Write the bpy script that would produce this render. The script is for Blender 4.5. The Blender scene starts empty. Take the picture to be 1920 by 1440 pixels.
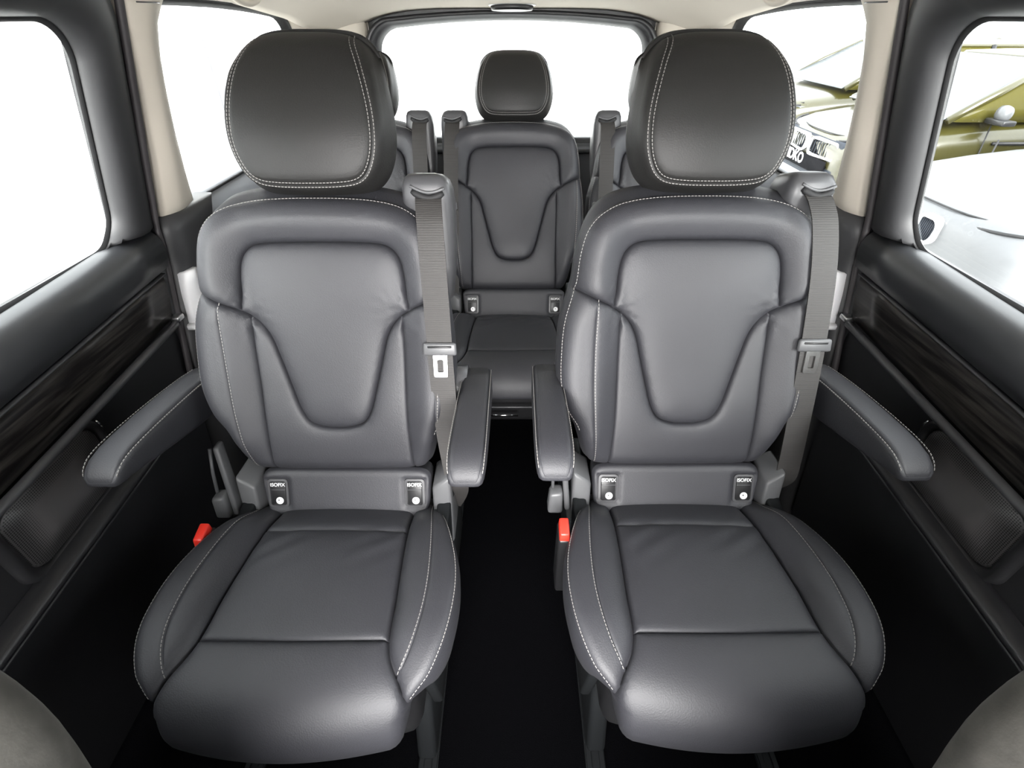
import bpy, bmesh, math, random
import numpy as np
from mathutils import Vector, Matrix
from mathutils.geometry import delaunay_2d_cdt

scene = bpy.context.scene
COL = scene.collection
PI = math.pi
random.seed(4)

# ------------------------------------------------------------------ camera
cam_d = bpy.data.cameras.new('camera')
cam = bpy.data.objects.new('camera', cam_d); COL.objects.link(cam)
cam_d.sensor_fit = 'HORIZONTAL'; cam_d.sensor_width = 36.0
cam_d.lens = 36.0 * 926.0 / 1920.0
cam_d.clip_start = 0.02; cam_d.clip_end = 200
cam.location = (0, 0, 1.227)
cam.rotation_euler = (math.radians(90 - 36.9), 0, 0)
scene.camera = cam

# ------------------------------------------------------------------ world (bright overcast sky)
world = bpy.data.worlds.new('overcast'); scene.world = world
world.use_nodes = True
wn = world.node_tree.nodes; wl = world.node_tree.links
bg = wn['Background']
bg.inputs['Color'].default_value = (0.95, 0.975, 1.0, 1)
bg.inputs['Strength'].default_value = 6.8
sun_d = bpy.data.lights.new('hazy_sun', 'SUN'); sun_d.energy = 34.0; sun_d.angle = math.radians(60); sun_d.color = (1.0, 0.98, 0.96)
sun = bpy.data.objects.new('hazy_sun', sun_d); COL.objects.link(sun)
sun.rotation_euler = (math.radians(90 - 19), 0, math.radians(0))      # low ahead of the van, through the windscreen
sun.location = (0, -8, 5)
scene.view_settings.view_transform = 'Standard'
scene.view_settings.look = 'None'
scene.view_settings.gamma = 1.0
scene.view_settings.use_curve_mapping = False
scene.view_settings.exposure = 0.0

# ------------------------------------------------------------------ materials
MATS = {}
def mat(name, col, rough=0.5, metal=0.0, spec=0.5, bump=None, coat=0.0, noise=None):
    m = bpy.data.materials.new(name); m.use_nodes = True
    nt = m.node_tree; b = nt.nodes['Principled BSDF']
    b.inputs['Base Color'].default_value = (*col, 1)
    b.inputs['Roughness'].default_value = rough
    b.inputs['Metallic'].default_value = metal
    b.inputs['Specular IOR Level'].default_value = spec
    b.inputs['Coat Weight'].default_value = coat
    tc = nt.nodes.new('ShaderNodeTexCoord')
    if noise:                     # (scale, amount) soft variation of the colour
        n = nt.nodes.new('ShaderNodeTexNoise'); n.inputs['Scale'].default_value = noise[0]
        nt.links.new(tc.outputs['Object'], n.inputs['Vector'])
        r = nt.nodes.new('ShaderNodeValToRGB')
        a = noise[1]
        r.color_ramp.elements[0].position = 0.3; r.color_ramp.elements[1].position = 0.7
        r.color_ramp.elements[0].color = (*[c * (1 - a) for c in col], 1)
        r.color_ramp.elements[1].color = (*[min(1, c * (1 + a)) for c in col], 1)
        nt.links.new(n.outputs['Fac'], r.inputs['Fac'])
        nt.links.new(r.outputs['Color'], b.inputs['Base Color'])
    if bump:                      # (kind, scale, strength, distance)
        if bump[0] == 'voronoi':
            t = nt.nodes.new('ShaderNodeTexVoronoi'); o = t.outputs['Distance']
        else:
            t = nt.nodes.new('ShaderNodeTexNoise'); t.inputs['Detail'].default_value = 4; o = t.outputs['Fac']
        t.inputs['Scale'].default_value = bump[1]
        nt.links.new(tc.outputs['Object'], t.inputs['Vector'])
        bp = nt.nodes.new('ShaderNodeBump')
        bp.inputs['Strength'].default_value = bump[2]; bp.inputs['Distance'].default_value = bump[3]
        nt.links.new(o, bp.inputs['Height']); nt.links.new(bp.outputs['Normal'], b.inputs['Normal'])
    MATS[name] = m
    return m

LEATHER = mat('black_leather', (0.0205, 0.0207, 0.0255), 0.59, spec=0.7, bump=('voronoi', 420, 0.18, 0.001), noise=(6, 0.12))
HEADLEATHER = mat('headrest_leather', (0.0165, 0.016, 0.0155), 0.5, spec=0.32, bump=('voronoi', 420, 0.15, 0.001))
THREAD = mat('grey_thread', (0.24, 0.23, 0.22), 0.7)
PLASTIC = mat('dark_grey_plastic', (0.06, 0.06, 0.064), 0.38, bump=('noise', 900, 0.1, 0.001))
GREYPL = mat('mid_grey_plastic', (0.085, 0.086, 0.09), 0.42, bump=('noise', 900, 0.08, 0.001))
BLACKPL = mat('black_plastic', (0.012, 0.012, 0.013), 0.4)
LEGPL = mat('matt_black_steel', (0.008, 0.009, 0.010), 0.6, spec=0.2)
BLACK = mat('black_rubber', (0.008, 0.008, 0.009), 0.7)
SEAL = mat('door_seal_rubber', (0.045, 0.04, 0.043), 0.55)
CARPET = mat('black_carpet', (0.0025, 0.0025, 0.003), 1.0, spec=0.0, bump=('noise', 600, 0.6, 0.003))
CHROME = mat('chrome', (0.8, 0.8, 0.8), 0.16, metal=1.0)
SATIN = mat('satin_metal', (0.55, 0.55, 0.56), 0.35, metal=1.0)
REDPL = mat('red_plastic', (0.85, 0.04, 0.025), 0.35)
BEIGE = mat('beige_trim', (0.63, 0.575, 0.495), 0.75, bump=('noise', 700, 0.08, 0.001))
HEADLINER = mat('beige_headliner', (0.50, 0.455, 0.395), 0.95, bump=('noise', 900, 0.25, 0.001))
DOORPL = mat('door_soft_plastic', (0.02, 0.02, 0.022), 0.42, bump=('noise', 800, 0.12, 0.001))
PADPL = mat('door_pad_plastic', (0.026, 0.027, 0.030), 0.34, spec=0.9, bump=('noise', 800, 0.08, 0.001))
SILLPL = mat('sill_plastic', (0.20, 0.21, 0.23), 0.3, bump=('noise', 800, 0.06, 0.001))
PILLARPL = mat('grey_pillar_plastic', (0.032, 0.032, 0.034), 0.5, bump=('noise', 800, 0.1, 0.001))
WHITEPL = mat('white_lettering', (0.85, 0.85, 0.86), 0.4)
PLATEW = mat('light_trim_plate', (0.82, 0.82, 0.84), 0.3)
CLOTHGREY = mat('grey_seat_cloth', (0.062, 0.059, 0.052), 0.9, bump=('noise', 500, 0.12, 0.001), noise=(60, 0.2))

def belt_mat():
    m = mat('belt_webbing', (0.036, 0.034, 0.033), 0.55, spec=0.4)
    nt = m.node_tree; b = nt.nodes['Principled BSDF']
    uv = nt.nodes.new('ShaderNodeTexCoord')
    w = nt.nodes.new('ShaderNodeTexWave'); w.bands_direction = 'Z'; w.inputs['Scale'].default_value = 130
    nt.links.new(uv.outputs['Object'], w.inputs['Vector'])
    bp = nt.nodes.new('ShaderNodeBump'); bp.inputs['Strength'].default_value = 0.35; bp.inputs['Distance'].default_value = 0.001
    nt.links.new(w.outputs['Fac'], bp.inputs['Height']); nt.links.new(bp.outputs['Normal'], b.inputs['Normal'])
    return m
BELT = belt_mat()

def wood_mat():
    m = mat('black_wood_veneer', (0.012, 0.010, 0.009), 0.28, spec=0.4)
    nt = m.node_tree; b = nt.nodes['Principled BSDF']
    tc = nt.nodes.new('ShaderNodeTexCoord'); mp = nt.nodes.new('ShaderNodeMapping')
    mp.inputs['Scale'].default_value = (1, 1.2, 26)
    n = nt.nodes.new('ShaderNodeTexNoise'); n.inputs['Scale'].default_value = 7; n.inputs['Detail'].default_value = 6
    r = nt.nodes.new('ShaderNodeValToRGB')
    r.color_ramp.elements[0].position = 0.42; r.color_ramp.elements[0].color = (0.006, 0.005, 0.005, 1)
    r.color_ramp.elements[1].position = 0.75; r.color_ramp.elements[1].color = (0.05, 0.045, 0.04, 1)
    nt.links.new(tc.outputs['Object'], mp.inputs['Vector']); nt.links.new(mp.outputs['Vector'], n.inputs['Vector'])
    nt.links.new(n.outputs['Fac'], r.inputs['Fac']); nt.links.new(r.outputs['Color'], b.inputs['Base Color'])
    return m
WOOD = wood_mat()

def grille_mat():
    m = mat('speaker_mesh', (0.02, 0.019, 0.02), 0.5)
    nt = m.node_tree; b = nt.nodes['Principled BSDF']
    tc = nt.nodes.new('ShaderNodeTexCoord')
    v = nt.nodes.new('ShaderNodeTexVoronoi'); v.inputs['Scale'].default_value = 260; v.inputs['Randomness'].default_value = 0.0
    r = nt.nodes.new('ShaderNodeValToRGB')
    r.color_ramp.elements[0].position = 0.30; r.color_ramp.elements[0].color = (0.001, 0.001, 0.001, 1)
    r.color_ramp.elements[1].position = 0.40; r.color_ramp.elements[1].color = (0.085, 0.08, 0.082, 1)
    nt.links.new(tc.outputs['Object'], v.inputs['Vector'])
    nt.links.new(v.outputs['Distance'], r.inputs['Fac']); nt.links.new(r.outputs['Color'], b.inputs['Base Color'])
    return m
GRILLE = grille_mat()

def glass_mat(name, tint=(0.97, 0.985, 0.98), gl=0.06):
    m = bpy.data.materials.new(name); m.use_nodes = True
    nt = m.node_tree; nt.nodes.clear()
    o = nt.nodes.new('ShaderNodeOutputMaterial'); mx = nt.nodes.new('ShaderNodeMixShader')
    t = nt.nodes.new('ShaderNodeBsdfTransparent'); g = nt.nodes.new('ShaderNodeBsdfGlossy')
    t.inputs['Color'].default_value = (*tint, 1); g.inputs['Roughness'].default_value = 0.02
    mx.inputs['Fac'].default_value = gl
    nt.links.new(t.outputs[0], mx.inputs[1]); nt.links.new(g.outputs[0], mx.inputs[2]); nt.links.new(mx.outputs[0], o.inputs['Surface'])
    return m
GLASS = glass_mat('window_glass')

# ------------------------------------------------------------------ mesh helpers
def obj(name, verts, faces, m, parent=None, smooth=True, mats=None):
    me = bpy.data.meshes.new(name)
    me.from_pydata([tuple(map(float, v)) for v in verts], [], [tuple(map(int, f)) for f in faces])
    me.validate()
    if m: me.materials.append(m)
    if smooth:
        for p in me.polygons: p.use_smooth = True
    me.update()
    o = bpy.data.objects.new(name, me); COL.objects.link(o)
    if parent: o.parent = parent
    return o

def obj_bm(name, bm, m, parent=None, smooth=True, recalc=True):
    if recalc: bmesh.ops.recalc_face_normals(bm, faces=bm.faces)
    me = bpy.data.meshes.new(name); bm.to_mesh(me); bm.free()
    if m: me.materials.append(m)
    if smooth:
        for p in me.polygons: p.use_smooth = True
    o = bpy.data.objects.new(name, me); COL.objects.link(o)
    if parent: o.parent = parent
    return o

def empty(name, loc=(0, 0, 0), rz=0):
    o = bpy.data.objects.new(name, None); COL.objects.link(o)
    o.location = loc; o.rotation_euler = (0, 0, rz); o.empty_display_size = 0.05
    return o

def tag(o, label=None, cat=None, group=None, kind=None):
    if label: o['label'] = label
    if cat: o['category'] = cat
    if group: o['group'] = group
    if kind: o['kind'] = kind
    return o

def copy_tree(o, parent=None):
    c = o.copy(); COL.objects.link(c); c.parent = parent
    for ch in [x for x in KIDS.get(o.name, [])]: pass
    for ch in list(o.children): copy_tree(ch, c)
    return c
KIDS = {}

def hexa(corners, bev=0.004, seg=2):
    """8 corners: bottom ring 4 then top ring 4 (same order); bevelled block"""
    bm = bmesh.new(); v = [bm.verts.new(c) for c in corners]
    for f in ((0, 1, 2, 3), (4, 5, 6, 7), (0, 1, 5, 4), (1, 2, 6, 5), (2, 3, 7, 6), (3, 0, 4, 7)):
        bm.faces.new([v[i] for i in f])
    bmesh.ops.recalc_face_normals(bm, faces=bm.faces)
    if bev: bmesh.ops.bevel(bm, geom=list(bm.edges), offset=bev, segments=seg, affect='EDGES', profile=0.5)
    return bm

def block(x0, x1, y0, y1, z0, z1, bev=0.004, seg=2):
    return hexa([(x0, y0, z0), (x1, y0, z0), (x1, y1, z0), (x0, y1, z0), (x0, y0, z1), (x1, y0, z1), (x1, y1, z1), (x0, y1, z1)], bev, seg)

def join_bm(bms):
    out = bmesh.new()
    for b in bms:
        me = bpy.data.meshes.new('tmp'); b.to_mesh(me); b.free(); out.from_mesh(me); bpy.data.meshes.remove(me)
    return out

def rings_mesh(rings, closed=True, cap0=True, cap1=True):
    """loft list of equal length rings"""
    n = len(rings[0]); V = [p for r in rings for p in r]; F = []
    for i in range(len(rings) - 1):
        for j in range(n if closed else n - 1):
            a = i * n + j; b = i * n + (j + 1) % n
            F.append((a, b, b + n, a + n))
    if closed and cap0: F.append(tuple(range(n))[::-1])
    if closed and cap1: F.append(tuple(range((len(rings) - 1) * n, len(rings) * n)))
    return V, F

def fixn(o):
    bm = bmesh.new(); bm.from_mesh(o.data); bmesh.ops.recalc_face_normals(bm, faces=bm.faces); bm.to_mesh(o.data); bm.free(); return o

def tube(pts, r, n=10, flat=None):
    """tube along 3D polyline"""
    P = [Vector(p) for p in pts]; rings = []
    up = Vector((0.13, 0.21, 0.97))
    for i, p in enumerate(P):
        t = (P[min(i + 1, len(P) - 1)] - P[max(i - 1, 0)]).normalized()
        a = t.cross(up)
        if a.length < 1e-4: a = t.cross(Vector((1, 0, 0)))
        a.normalize(); b = t.cross(a).normalized()
        rr = r[i] if isinstance(r, (list, tuple)) else r
        rings.append([p + a * (math.cos(2 * PI * k / n) * rr) + b * (math.sin(2 * PI * k / n) * rr) for k in range(n)])
    return rings_mesh(rings)

def tube_obj(name, pts, r, m, parent=None, n=10):
    V, F = tube(pts, r, n); return fixn(obj(name, V, F, m, parent))

def smooth_poly(pts, closed=False, step=0.006):
    """Catmull-Rom resampling of a 2D/3D polyline"""
    P = np.array(pts, float); n = len(P); out = []
    rng = range(n if closed else n - 1)
    for i in rng:
        if closed: p0, p1, p2, p3 = P[(i - 1) % n], P[i], P[(i + 1) % n], P[(i + 2) % n]
        else: p0, p1, p2, p3 = P[max(i - 1, 0)], P[i], P[i + 1], P[min(i + 2, n - 1)]
        k = max(2, int(np.linalg.norm(p2 - p1) / step) + 1)
        for t in np.linspace(0, 1, k, endpoint=False):
            # centripetal-ish: damp tangents by segment length
            L = np.linalg.norm(p2 - p1)
            m1 = (p2 - p0) / (np.linalg.norm(p2 - p1) + np.linalg.norm(p1 - p0) + 1e-9) * L
            m2 = (p3 - p1) / (np.linalg.norm(p3 - p2) + np.linalg.norm(p2 - p1) + 1e-9) * L
            h00 = 2 * t**3 - 3 * t**2 + 1; h10 = t**3 - 2 * t**2 + t; h01 = -2 * t**3 + 3 * t**2; h11 = t**3 - t**2
            out.append(h00 * p1 + h10 * m1 + h01 * p2 + h11 * m2)
    if not closed: out.append(P[-1])
    return np.array(out)

def seg_dist(Q, poly, closed=False):
    """distance of points Q (N,2) to polyline"""
    A = poly; B = np.roll(poly, -1, 0)
    if not closed: A = A[:-1]; B = B[:-1]
    D = B - A; L2 = (D**2).sum(1) + 1e-12
    out = np.full(len(Q), 1e9)
    for c in range(0, len(Q), 2000):
        q = Q[c:c + 2000]
        t = np.clip(((q[:, None] - A) * D).sum(2) / L2, 0, 1)
        d = np.sqrt(((q[:, None] - (A + t[..., None] * D))**2).sum(2)).min(1)
        out[c:c + 2000] = d
    return out

def inside(Q, poly):
    x, y = Q[:, 0], Q[:, 1]; r = np.zeros(len(Q), bool); j = len(poly) - 1
    for i in range(len(poly)):
        xi, yi = poly[i]; xj, yj = poly[j]
        c = ((yi > y) != (yj > y)) & (x < (xj - xi) * (y - yi) / (yj - yi + 1e-15) + xi)
        r ^= c; j = i
    return r

def normals2(poly, closed):
    if closed: T = np.roll(poly, -1, 0) - np.roll(poly, 1, 0)
    else: T = np.gradient(poly, axis=0)
    T /= np.linalg.norm(T, axis=1)[:, None] + 1e-12
    return np.stack([-T[:, 1], T[:, 0]], 1)

class Patch:
    """an upholstered surface: outline + seams in a 2D sheet (u,s), a height above the sheet and a map to 3D"""
    def __init__(self, outline, seams, hfun, step=0.006, grid=0.009, insets=(0.002, 0.006, 0.012, 0.02, 0.03), offs=(0.0013, 0.0032, 0.0068)):
        self.out = smooth_poly(outline, True, step)
        area = 0.5 * np.sum(self.out[:, 0] * np.roll(self.out[:, 1], -1) - np.roll(self.out[:, 0], -1) * self.out[:, 1])
        if area < 0: self.out = self.out[::-1].copy()
        self.seams = [smooth_poly(s, False, step) for s in seams]
        self.hf = hfun
        pts = [*self.out]; n0 = len(self.out); edges = []; face = [list(range(n0))]
        for s in self.seams:
            b = len(pts); pts += [*s]; edges += [(b + i, b + i + 1) for i in range(len(s) - 1)]
        extra = []
        N = normals2(self.out, True)
        for d in insets: extra.append(self.out + N * d)
        for s in self.seams:
            Ns = normals2(s, False)
            for d in offs: extra.append(s + Ns * d); extra.append(s - Ns * d)
        lo = self.out.min(0); hi = self.out.max(0)
        gx, gy = np.meshgrid(np.arange(lo[0], hi[0], grid), np.arange(lo[1], hi[1], grid * 0.87))
        gx = gx + (np.arange(gx.shape[0]) % 2)[:, None] * grid / 2
        G = np.stack([gx.ravel(), gy.ravel()], 1)
        Ein = np.concatenate(extra) if extra else np.zeros((0, 2))
        def ds(Q): return np.min([seg_dist(Q, s) for s in self.seams], 0) if self.seams else np.full(len(Q), 1.)
        def clean(Q, dmin, dout):
            Q = Q[inside(Q, self.out)]
            return Q[(ds(Q) > dmin) & (seg_dist(Q, self.out, True) > dout)]
        Ein = clean(Ein, 0.0011, 0.0012)
        mo = max(insets) if insets else 0.002; so = max(offs)
        G = clean(G, so + 0.002, mo + 0.003)
        pts += [*Ein, *G]
        V, E, Fc, ov, oe, of = delaunay_2d_cdt([Vector(p) for p in pts], edges, face, 1, 1e-5)
        V = np.array([tuple(v) for v in V]); bar = set()
        for e, o in zip(E, oe):
            if len(o): bar.add((min(e), max(e)))
        # regions by flood fill over faces, never across a seam
        ef = {}
        for i, f in enumerate(Fc):
            for k in range(len(f)):
                a, b = f[k], f[(k + 1) % len(f)]; ef.setdefault((min(a, b), max(a, b)), []).append(i)
        reg = [-1] * len(Fc); r = 0
        for i in range(len(Fc)):
            if reg[i] >= 0: continue
            st = [i]; reg[i] = r
            while st:
                c = st.pop(); f = Fc[c]
                for k in range(len(f)):
                    a, b = f[k], f[(k + 1) % len(f)]; key = (min(a, b), max(a, b))
                    if key in bar: continue
                    for j in ef[key]:
                        if reg[j] < 0: reg[j] = r; st.append(j)
            r += 1
        self.V = V; self.F = Fc; self.reg = reg; self.nreg = r
        self.H = self.height(V)
        self.cen = np.array([V[list(f)].mean(0) for f in Fc])
    def height(self, Q):
        Q = np.atleast_2d(np.array(Q, float))
        dso = seg_dist(Q, self.out, True)
        dss = [seg_dist(Q, s) for s in self.seams]
        return self.hf(Q, dso, dss)
    def build(self, fmap, probes, m, parent, flip=False):
        """probes: [(name,(u,s))]: the region at the probe becomes an object; leftovers join the first"""
        names = {}
        for nm, p in probes:
            i = int(np.argmin(((self.cen - np.array(p))**2).sum(1))); names.setdefault(self.reg[i], nm)
        P3 = fmap(self.V[:, 0], self.V[:, 1], self.H)
        first = list(names)[0]; groups = {}
        for f, g in zip(self.F, self.reg): groups.setdefault(g if g in names else first, []).append(f)
        res = []
        for g, fs in groups.items():
            ids = sorted({i for f in fs for i in f}); mp = {a: b for b, a in enumerate(ids)}
            FF = [tuple(mp[i] for i in (f[::-1] if flip else f)) for f in fs]
            res.append(obj(names[g], P3[ids], FF, m, parent))
        return res
    def stitches(self, name, lines, fmap, parent, m=None, pitch=0.0062, length=0.0042, w=0.0011, lift=0.0006):
        V = []; F = []
        for L in lines:
            L = np.array(L); seg = np.linalg.norm(np.diff(L, axis=0), axis=1); cum = np.concatenate([[0], np.cumsum(seg)])
            t0 = np.arange(pitch / 2, cum[-1] - pitch / 2, pitch)
            A = np.stack([np.interp(t0 - length / 2, cum, L[:, k]) for k in (0, 1)], 1)
            B = np.stack([np.interp(t0 + length / 2, cum, L[:, k]) for k in (0, 1)], 1)
            ok = inside((A + B) / 2, self.out); A = A[ok]; B = B[ok]
            if not len(A): continue
            T = B - A; T /= np.linalg.norm(T, axis=1)[:, None] + 1e-12; N = np.stack([-T[:, 1], T[:, 0]], 1) * w / 2
            hA = self.height(A); hB = self.height(B)
            for q in range(len(A)):
                b = len(V)
                for (p, h) in ((A[q], hA[q]), (B[q], hB[q])):
                    for sg, hh in ((-1, -0.0008), (1, -0.0008), (1, lift), (-1, lift)):
                        u = p + N[q] * sg
                        V.append(fmap(np.array([u[0]]), np.array([u[1]]), np.array([h + hh]))[0])
                F += [(b, b + 1, b + 5, b + 4), (b + 1, b + 2, b + 6, b + 5), (b + 2, b + 3, b + 7, b + 6), (b + 3, b, b + 4, b + 7), (b + 3, b + 2, b + 1, b), (b + 4, b + 5, b + 6, b + 7)]
        o = obj(name, V, F, m or THREAD, parent, smooth=False); o['kind'] = 'stuff'
        return o
    def skirt(self, name, steps, fmap, m, parent, cap=True, lift=None):
        """steps: [(drop, inset)] rings behind the outline"""
        N = normals2(self.out, True); h0 = self.height(self.out); rings = []
        for dr, ins in steps:
            q = self.out + N * ins
            if lift: q[:, 1] += lift[2] * min(dr, lift[3]) * sstep(self.out[:, 1], lift[0], lift[1])
            rings.append([tuple(p) for p in fmap(q[:, 0], q[:, 1], h0 * (1 if dr < 0.02 else max(0, 1 - (dr - 0.02) / 0.05)) - dr)])
        V, F = rings_mesh(rings, True, False, cap)
        return fixn(obj(name, V, F, m, parent))

def mirror(half, closed=True):
    """half outline on x>=0 from top centre to bottom centre -> full outline"""
    h = [tuple(p) for p in half]
    return h + [(-x, y) for x, y in h[::-1] if abs(x) > 1e-6]
def mx(line): return [(-x, y) for x, y in line]
def sstep(x, a, b):
    t = np.clip((x - a) / (b - a), 0, 1); return t * t * (3 - 2 * t)
def inset_line(s, d, sg=1):
    return s + normals2(s, False) * d * sg

# ------------------------------------------------------------------ the van's shell
WZ = [(-1, 0.80), (0.0, 0.80), (0.70, 0.80), (0.87, 0.79), (1.25, 0.69), (1.6, 0.60)]
def W(z): return float(np.interp(z, [a for a, _ in WZ], [b for _, b in WZ]))
def wp(sg, y, z, off=0.0): return (sg * (W(z) - off), y, z)

def structure(o, label=None):
    o['kind'] = 'structure'
    if label: o['label'] = label
    return o

# floor
V, F = [], []
ys = np.linspace(-1.3, 2.4, 20); xs = np.linspace(-0.84, 0.84, 12)
fl = obj_bm('floor', block(-0.86, 0.86, -1.35, 2.42, -0.04, 0.0, 0), CARPET, None, False)
structure(fl, 'black carpet floor of the van')

# headliner
def z_edge(y): return float(np.interp(y, [-0.5, 1.3, 1.53, 1.88, 2.0, 2.32], [1.262, 1.262, 1.25, 1.213, 1.19, 1.165]))
def z_cen(y): return float(np.interp(y, [-0.5, 1.2, 1.7, 2.05, 2.27, 2.32], [1.30, 1.30, 1.288, 1.264, 1.246, 1.240]))
def x_edge(y): return float(np.interp(y, [-0.5, 1.6, 2.0, 2.32], [0.70, 0.70, 0.69, 0.62]))
ys = np.concatenate([np.linspace(-0.45, 1.2, 8), np.linspace(1.3, 2.32, 30)]); us = np.linspace(-1, 1, 61)
def zroof(u, y): return z_edge(y) + (z_cen(y) - z_edge(y)) * (1 - abs(u) ** 5)
V = [(u * x_edge(y), y, zroof(u, y)) for y in ys for u in us]
n = len(us)
V += [(u * x_edge(y), y, zroof(u, y) + 0.05) for y in ys for u in us]
F = []; nl = len(ys) * n
for i in range(len(ys) - 1):
    for j in range(n - 1):
        a = i * n + j; F.append((a, a + n, a + n + 1, a + 1)); F.append((nl + a, nl + a + 1, nl + a + n + 1, nl + a + n))
for i in range(len(ys) - 1):
    for j in (0, n - 1):
        a = i * n + j; F.append((a, a + n, nl + a + n, nl + a))
for j in range(n - 1):
    for i in (0, len(ys) - 1):
        a = i * n + j; F.append((a, a + 1, nl + a + 1, nl + a))
ce = fixn(obj('ceiling', V, F, HEADLINER)); structure(ce, 'pale beige fabric headliner under the roof')

def sweep(profile, y0, y1, sg, slope=0.0, yref=0.5, ny=14, yend=None):
    """closed cross-section [(off,z)] swept along y on the side wall; yend(z)-> rear end"""
    rings = []
    for t in np.linspace(0, 1, ny):
        r = []
        for off, z in profile:
            ye = yend(z) if yend else y1
            y = y0 + (ye - y0) * t
            zz = z + (float(np.interp(z, [0.60, 0.735, 0.84], [0.055, 0.05, 0.018])) if slope else 0) * (y - yref)
            r.append((sg * (W(zz) - off), y, zz))
        rings.append(r)
    return rings_mesh(rings)

def sweep_obj(name, profile, y0, y1, sg, m, parent=None, slope=0.0, yend=None, smooth=True, ny=14):
    V, F = sweep(profile, y0, y1, sg, slope, ny=ny, yend=yend)
    o = fixn(obj(name, V, F, m, parent, smooth))
    return o

def rrect(y0, y1, z0, z1, r, n=10, r_top_rear=None):
    """rounded rectangle loop in (y,z), same vertex count whatever the radius; counter-clockwise"""
    rr = [r, r, r_top_rear or r, r]     # bottom-front, bottom-rear, top-rear, top-front
    cs = [(y0 + rr[0], z0 + rr[0], PI), (y1 - rr[1], z0 + rr[1], 1.5 * PI), (y1 - rr[2], z1 - rr[2], 0), (y0 + rr[3], z1 - rr[3], 0.5 * PI)]
    out = []
    for k, (cy, cz, a0) in enumerate(cs):
        for i in range(n + 1):
            a = a0 + 0.5 * PI * i / n; out.append((cy + rr[k] * math.cos(a), cz + rr[k] * math.sin(a)))
        ny_, nz_ = cs[(k + 1) % 4][:2]
    # subdivide the long straights
    res = []
    m = len(out)
    for i in range(m):
        p, q = out[i], out[(i + 1) % m]
        res.append(p)
        if (i + 1) % (n + 1) == 0:
            for t in np.linspace(0, 1, 9)[1:-1]: res.append((p[0] + (q[0] - p[0]) * t, p[1] + (q[1] - p[1]) * t))
    return res

def ring_loft(inner, outer, prof, sg, m, name, parent=None, warp=None, zmin=None):
    rings = []
    for t, off in prof:
        r = []
        for (a, b), (c, d) in zip(inner, outer):
            y = a + (c - a) * t; z = b + (d - b) * t
            if warp: y, z = warp(y, z)
            r.append(wp(sg, y, z, min(off, zmin[1]) if zmin and z < zmin[0] else off))
        rings.append(r)
    V, F = rings_mesh(rings, True, False, False)
    return fixn(obj(name, V, F, m, parent))

def pane(loop, sg, off, name, parent, warp=None, th=0.004):
    L = [warp(*p) if warp else p for p in loop]
    R = [[wp(sg, y, z, off) for y, z in L], [wp(sg, y, z, off - th) for y, z in L]]
    V, F = rings_mesh(R)
    return fixn(obj(name, V, F, GLASS, parent, smooth=False))

def door_end(z): return float(np.interp(z, [0.0, 0.53, 0.64, 0.76, 0.87, 1.3], [0.9, 0.995, 1.032, 1.066, 1.085, 1.09]))

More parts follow.
